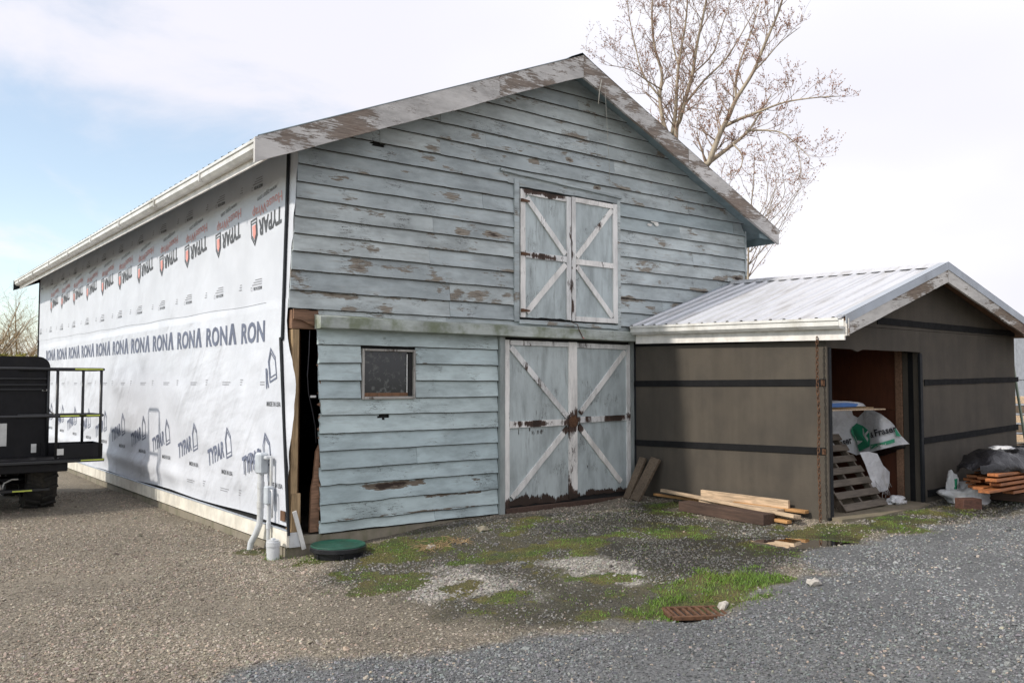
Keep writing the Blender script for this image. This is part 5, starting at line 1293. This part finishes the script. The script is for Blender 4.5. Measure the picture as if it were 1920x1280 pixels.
# ------------------------------------------------------------------ trees
class Tree:
    def __init__(s, seed): s.tr = MB(); s.tw = MB(); s.bd = MB(); s.r = random.Random(seed)
    def limb(s, pts, r0, r1, n=7, crown=False):
        out = []; P = [Vector(p) for p in pts]
        for i in range(len(P) - 1):
            a0 = P[max(0, i - 1)]; a1 = P[i]; a2 = P[i + 1]; a3 = P[min(len(P) - 1, i + 2)]
            for k in range(4):
                u = k / 4; out.append(.5 * ((2 * a1) + (-a0 + a2) * u + (2 * a0 - 5 * a1 + 4 * a2 - a3) * u * u + (-a0 + 3 * a1 - 3 * a2 + a3) * u ** 3))
        out.append(P[-1]); m = len(out)
        rad = [r0 + (r1 - r0) * (i / (m - 1)) ** .8 for i in range(m)]
        (s.tw if crown else s.tr).tube(out, rad, n); return out, rad
    def buds(s, p, d, sz):
        for _ in range(1):
            u = Vector((s.r.gauss(0, 1), s.r.gauss(0, 1), s.r.gauss(0, 1) + .6)).normalized(); a = u.orthogonal().normalized() * sz * .28; b = u.cross(a).normalized() * sz * .28; q = p + u * sz
            s.bd.add([p + a, p - a * .5 + b * .87, p - a * .5 - b * .87, q], [(0, 1, 3), (1, 2, 3), (2, 0, 3)])
    def twig(s, p, d, L, r, lev, upb=.35, bud=.05, nb=5, dens=1.):
        n = 4; pts = [p]; dd = d.normalized(); q = p
        for k in range(n):
            dd = (dd + Vector((s.r.gauss(0, .13), s.r.gauss(0, .13), s.r.gauss(0, .10) + upb * .22))).normalized(); q = q + dd * L / n; pts.append(q)
        s.tw.tube(pts, [r * (1 - .75 * k / n) for k in range(n + 1)], 4 if lev > 1 else 3, cap=False)
        if bud:
            for k in range(nb): 
                t_ = s.r.uniform(.2, 1) * n; i = min(n - 1, int(t_)); s.buds(pts[i].lerp(pts[i + 1], t_ - i), dd, bud * s.r.uniform(.6, 1.3))
        if lev > 0:
            for k in range(max(1, int(s.r.randint(3, 5) * dens))):
                t_ = s.r.uniform(.25, 1) * n; i = min(n - 1, int(t_)); b = pts[i].lerp(pts[i + 1], t_ - i)
                sdv = Vector((s.r.gauss(0, 1), s.r.gauss(0, 1), s.r.gauss(.25, .6))).normalized()
                s.twig(b, dd * .75 + sdv * .75, L * s.r.uniform(.38, .62), r * .5, lev - 1, upb, bud, nb, dens)
    def dress(s, out, rad, every, L, lev, **k):
        acc = 0
        for i in range(1, len(out)):
            seg = (out[i] - out[i - 1]); acc += seg.length
            while acc > every:
                acc -= every; d = seg.normalized(); sdv = Vector((s.r.gauss(0, 1), s.r.gauss(0, 1), s.r.gauss(.2, .5))).normalized()
                s.twig(out[i], d * .7 + sdv * .8, L * s.r.uniform(.6, 1.3), max(.006, rad[i] * .38), lev, **k)
    def done(s, name, label, base, group=None, twm='twig', bm='bud', trm='bark'):
        t_ = thing(name, label, 'tree', base, group)
        s.tr.build('trunk', trm, t_, smooth=True); s.tw.build('crown', twm, t_, smooth=True)
        if s.bd.v: kind(s.bd.build('buds', bm, t_), 'stuff')
def fast_mesh(s, name):
    me = bpy.data.meshes.new(name); me.from_pydata(s.v, [], s.f); return me
def at(px, py, dist):
    """point along a pixel's ray at a horizontal distance from the camera"""
    d = ray(px, py); return CAM + d * (dist / math.hypot(d.x, d.y))
def cpx(cx, cy): return 1100 + cx / 2.37, cy / 2.37
_mesh = MB.mesh; MB.mesh = fast_mesh
def traced(seed, name, label, base_px, dist, limbs, r0, every, L, lev, **k):
    T = Tree(seed); b = at(base_px[0], 720, dist); b.z = -.2
    for n_, (pts, ra, rb) in enumerate(limbs):
        dz = T.r.uniform(-1.5, 1.5); P = [at(*cpx(*p), dist + dz * (i / max(1, len(pts) - 1))) for i, p in enumerate(pts)]
        if n_ == 0: P = [b, b.lerp(P[0], .5) + Vector((.1, .05, 0))] + P
        o, r = T.limb(P, ra * .72, rb * .8, 8 if ra > .06 else 6)
        st_ = 8 if n_ == 0 else 0
        T.dress(o[st_:], r[st_:], every, L, lev, **k)
    T.done(name, label, tuple(b))
A_ = [([(395, 640), (415, 530), (450, 400), (470, 330), (490, 200), (520, 60), (545, -60)], .125, .03), ([(385, 640), (345, 560), (325, 430), (335, 330), (300, 200), (290, 60), (300, -60)], .10, .025), ([(380, 600), (395, 500), (400, 400), (410, 280), (440, 100), (450, -40)], .09, .02), ([(432, 470), (520, 360), (620, 260), (700, 130), (760, 20)], .06, .012),
      ([(335, 400), (270, 360), (190, 310), (100, 290)], .035, .008), ([(325, 430), (250, 330), (215, 200), (190, 80), (180, -20)], .045, .01), ([(470, 330), (560, 240), (600, 120), (640, 0)], .04, .01), ([(410, 300), (380, 180), (370, 40), (380, -40)], .04, .01), ([(440, 480), (520, 485), (600, 500)], .02, .006)]
traced(3, 'bare_tree', 'tall bare budding tree with clustered upright stems behind the barn ridge', (1268, 0), 24., A_, .2, .17, .85, 2, bud=.038, nb=3)
B_ = [([(520, 800), (545, 720), (590, 600), (630, 520), (665, 440), (740, 320), (790, 200), (850, 60), (880, -40)], .145, .025), ([(545, 720), (640, 650), (720, 580), (770, 500), (820, 420)], .09, .015), ([(615, 560), (690, 525), (770, 495), (880, 455), (1010, 435), (1125, 428)], .07, .010), ([(715, 580), (800, 580), (870, 592), (930, 640), (990, 700)], .04, .008), ([(665, 440), (663, 370), (690, 250), (740, 120), (770, 0)], .06, .012),
      ([(930, 640), (950, 720), (945, 810)], .015, .006), ([(650, 640), (690, 690), (680, 750), (620, 780)], .035, .008), ([(540, 730), (500, 640), (490, 560), (500, 500)], .03, .008), ([(740, 320), (790, 270), (860, 190), (950, 120)], .035, .008)]
traced(8, 'bare_tree', 'bare budding tree with one long bough reaching out right of the barn roof', (1322, 0), 22., B_, .2, .19, .66, 2, bud=.038, nb=3)
C_ = [([(717, 1290), (720, 1080), (730, 930), (742, 800), (745, 690)], .075, .012)] + [([(720 + 3 * k, 1230 - 55 * k), (720 + s * (45 + 9 * k), 1120 - 60 * k), (720 + s * (80 + 14 * (k % 4)), 1000 - 62 * k), (720 + s * (100 + 20 * (k % 3)), 880 - 58 * k)], .026, .005) for k in range(5) for s in (-1, 1, 1.9)]
traced(21, 'slim_tree', 'slim young bare tree with fine fanned twigs behind the shed roof', (1402, 0), 30., C_, .1, .30, .75, 1, bud=.05, nb=2)
# far bare trees and hedge beyond the yard on the left
def far_tree(seed, name, label, px, dist, h, spread, twm, group=None):
    T = Tree(seed); b = at(px, 720, dist); b.z = -.2; up = Vector((0, 0, 1))
    o, r = T.limb([b, b + up * h * .22 + Vector((T.r.uniform(-.3, .3), 0, 0)), b + up * h * .42], h * .028, h * .018)
    for k in range(9):
        a = k * 2.4 + T.r.uniform(-.3, .3); s0 = b + up * h * T.r.uniform(.18, .42); sp_ = spread * T.r.uniform(.55, 1.)
        d = Vector((math.cos(a), math.sin(a), 0)); e = s0 + d * sp_ + up * h * T.r.uniform(.25, .55)
        o, r = T.limb([s0, s0.lerp(e, .45) + up * h * .03 + d * sp_ * .12, e], h * .010, h * .003, 5)
        T.dress(o[1:], r[1:], h * .030, h * .19, 2, bud=0, upb=.15)
    T.done(name, label, tuple(b), group, twm=twm)
far_tree(31, 'far_tree', 'round bare tree with orange brown twigs beyond the hedge', 32, 48., 5.6, 2.6, 'willow')
far_tree(32, 'far_tree', 'sparse pale bare tree close to the far end of the wrapped wall', 72, 60., 5.4, 2.2, 'twig')
far_tree(34, 'far_tree', 'low spreading bare tree with grey brown twigs behind the hedge', 8, 55., 6.0, 3.0, 'twig')
far_tree(33, 'far_tree', 'bare orange twigged tree behind the black lift', -30, 44., 5.8, 2.6, 'willow')
MB.mesh = _mesh
def hedge(name, label, pa, pb, dist, h, seed):
    a = at(pa, 720, dist); b = at(pb, 720, dist); rr = np.random.default_rng(seed); n = 16000
    u = rr.random(n); hh = h * (.75 + .5 * fbm(u * 14, u * 0 + seed, 3)); z = -.2 + hh * rr.random(n) ** .6; d_ = rr.normal(0, .5, n)
    dx, dy = b.x - a.x, b.y - a.y; L = math.hypot(dx, dy); x = a.x + dx * u - dy / L * d_; y = a.y + dy * u + dx / L * d_
    c = np.stack([x, y, z], 1); s1 = rr.normal(0, .13, (n, 3)); s2 = rr.normal(0, .13, (n, 3)); V = np.stack([c - s1, c + s1, c + s2], 1).reshape(-1, 3)
    me = bpy.data.meshes.new(name); me.from_pydata(V.tolist(), [], np.arange(n * 3).reshape(-1, 3).tolist()); me.materials.append(M['hedge'])
    o = bpy.data.objects.new(name, me); COL.objects.link(o); tag(o, label, 'hedge')
hedge('hedge', 'long olive green hedge beyond the black lift and wrapped wall', -700, 100, 42., 3.0, 2)
hedge('hedge', 'olive green hedge far behind the white clad building', 1750, 2700, 60., 2.2, 5)

# ------------------------------------------------------------------ far right: white building, plank stack, leaning post
wb = thing('white_building', 'white metal clad building seen past the right end of the shed', 'building', (32, 3, 0))
fx = 22.0
for k in range(12): MB().box(fx + k * 1.0, fx + k * 1.0 + .985, 2.0, 2.05, 1.78, 3.1, .006).build('cladding_panel', 'metalwhite', wb)
for k in range(12): MB().box(fx + k * 1.0, fx + k * 1.0 + .985, 2.0, 2.05, -.1, 1.75, .006).build('cladding_panel', 'metalwhite', wb)
MB().box(fx, fx + 12, 2.06, 8, -.1, 3.1).build('core', 'metalwhite', wb); MB().box(fx - .2, fx + 12.2, 1.9, 8.2, 3.12, 3.25, .02).build('roof', 'flash', wb)
for k in range(7):
    plank('grey_plank', 'pale plank in the stack before the white building', 'plank', (15.6, -1.25, .12 + k * .20), (20.2, -1.9, .12 + k * .20), .9, .15, 'grey' if k % 2 else 'pine', group='planks stacked before the white building')
g = on(1, -3.0, 1903, 640); 
plank('leaning_post', 'thin pale green post leaning against the right end of the shed', 'post', (10.40, -3.05, 2.28), (10.92, -3.12, .05), .04, .03, plain('green_post', (.22, .27, .21), .6), up=(0, 1, 0))
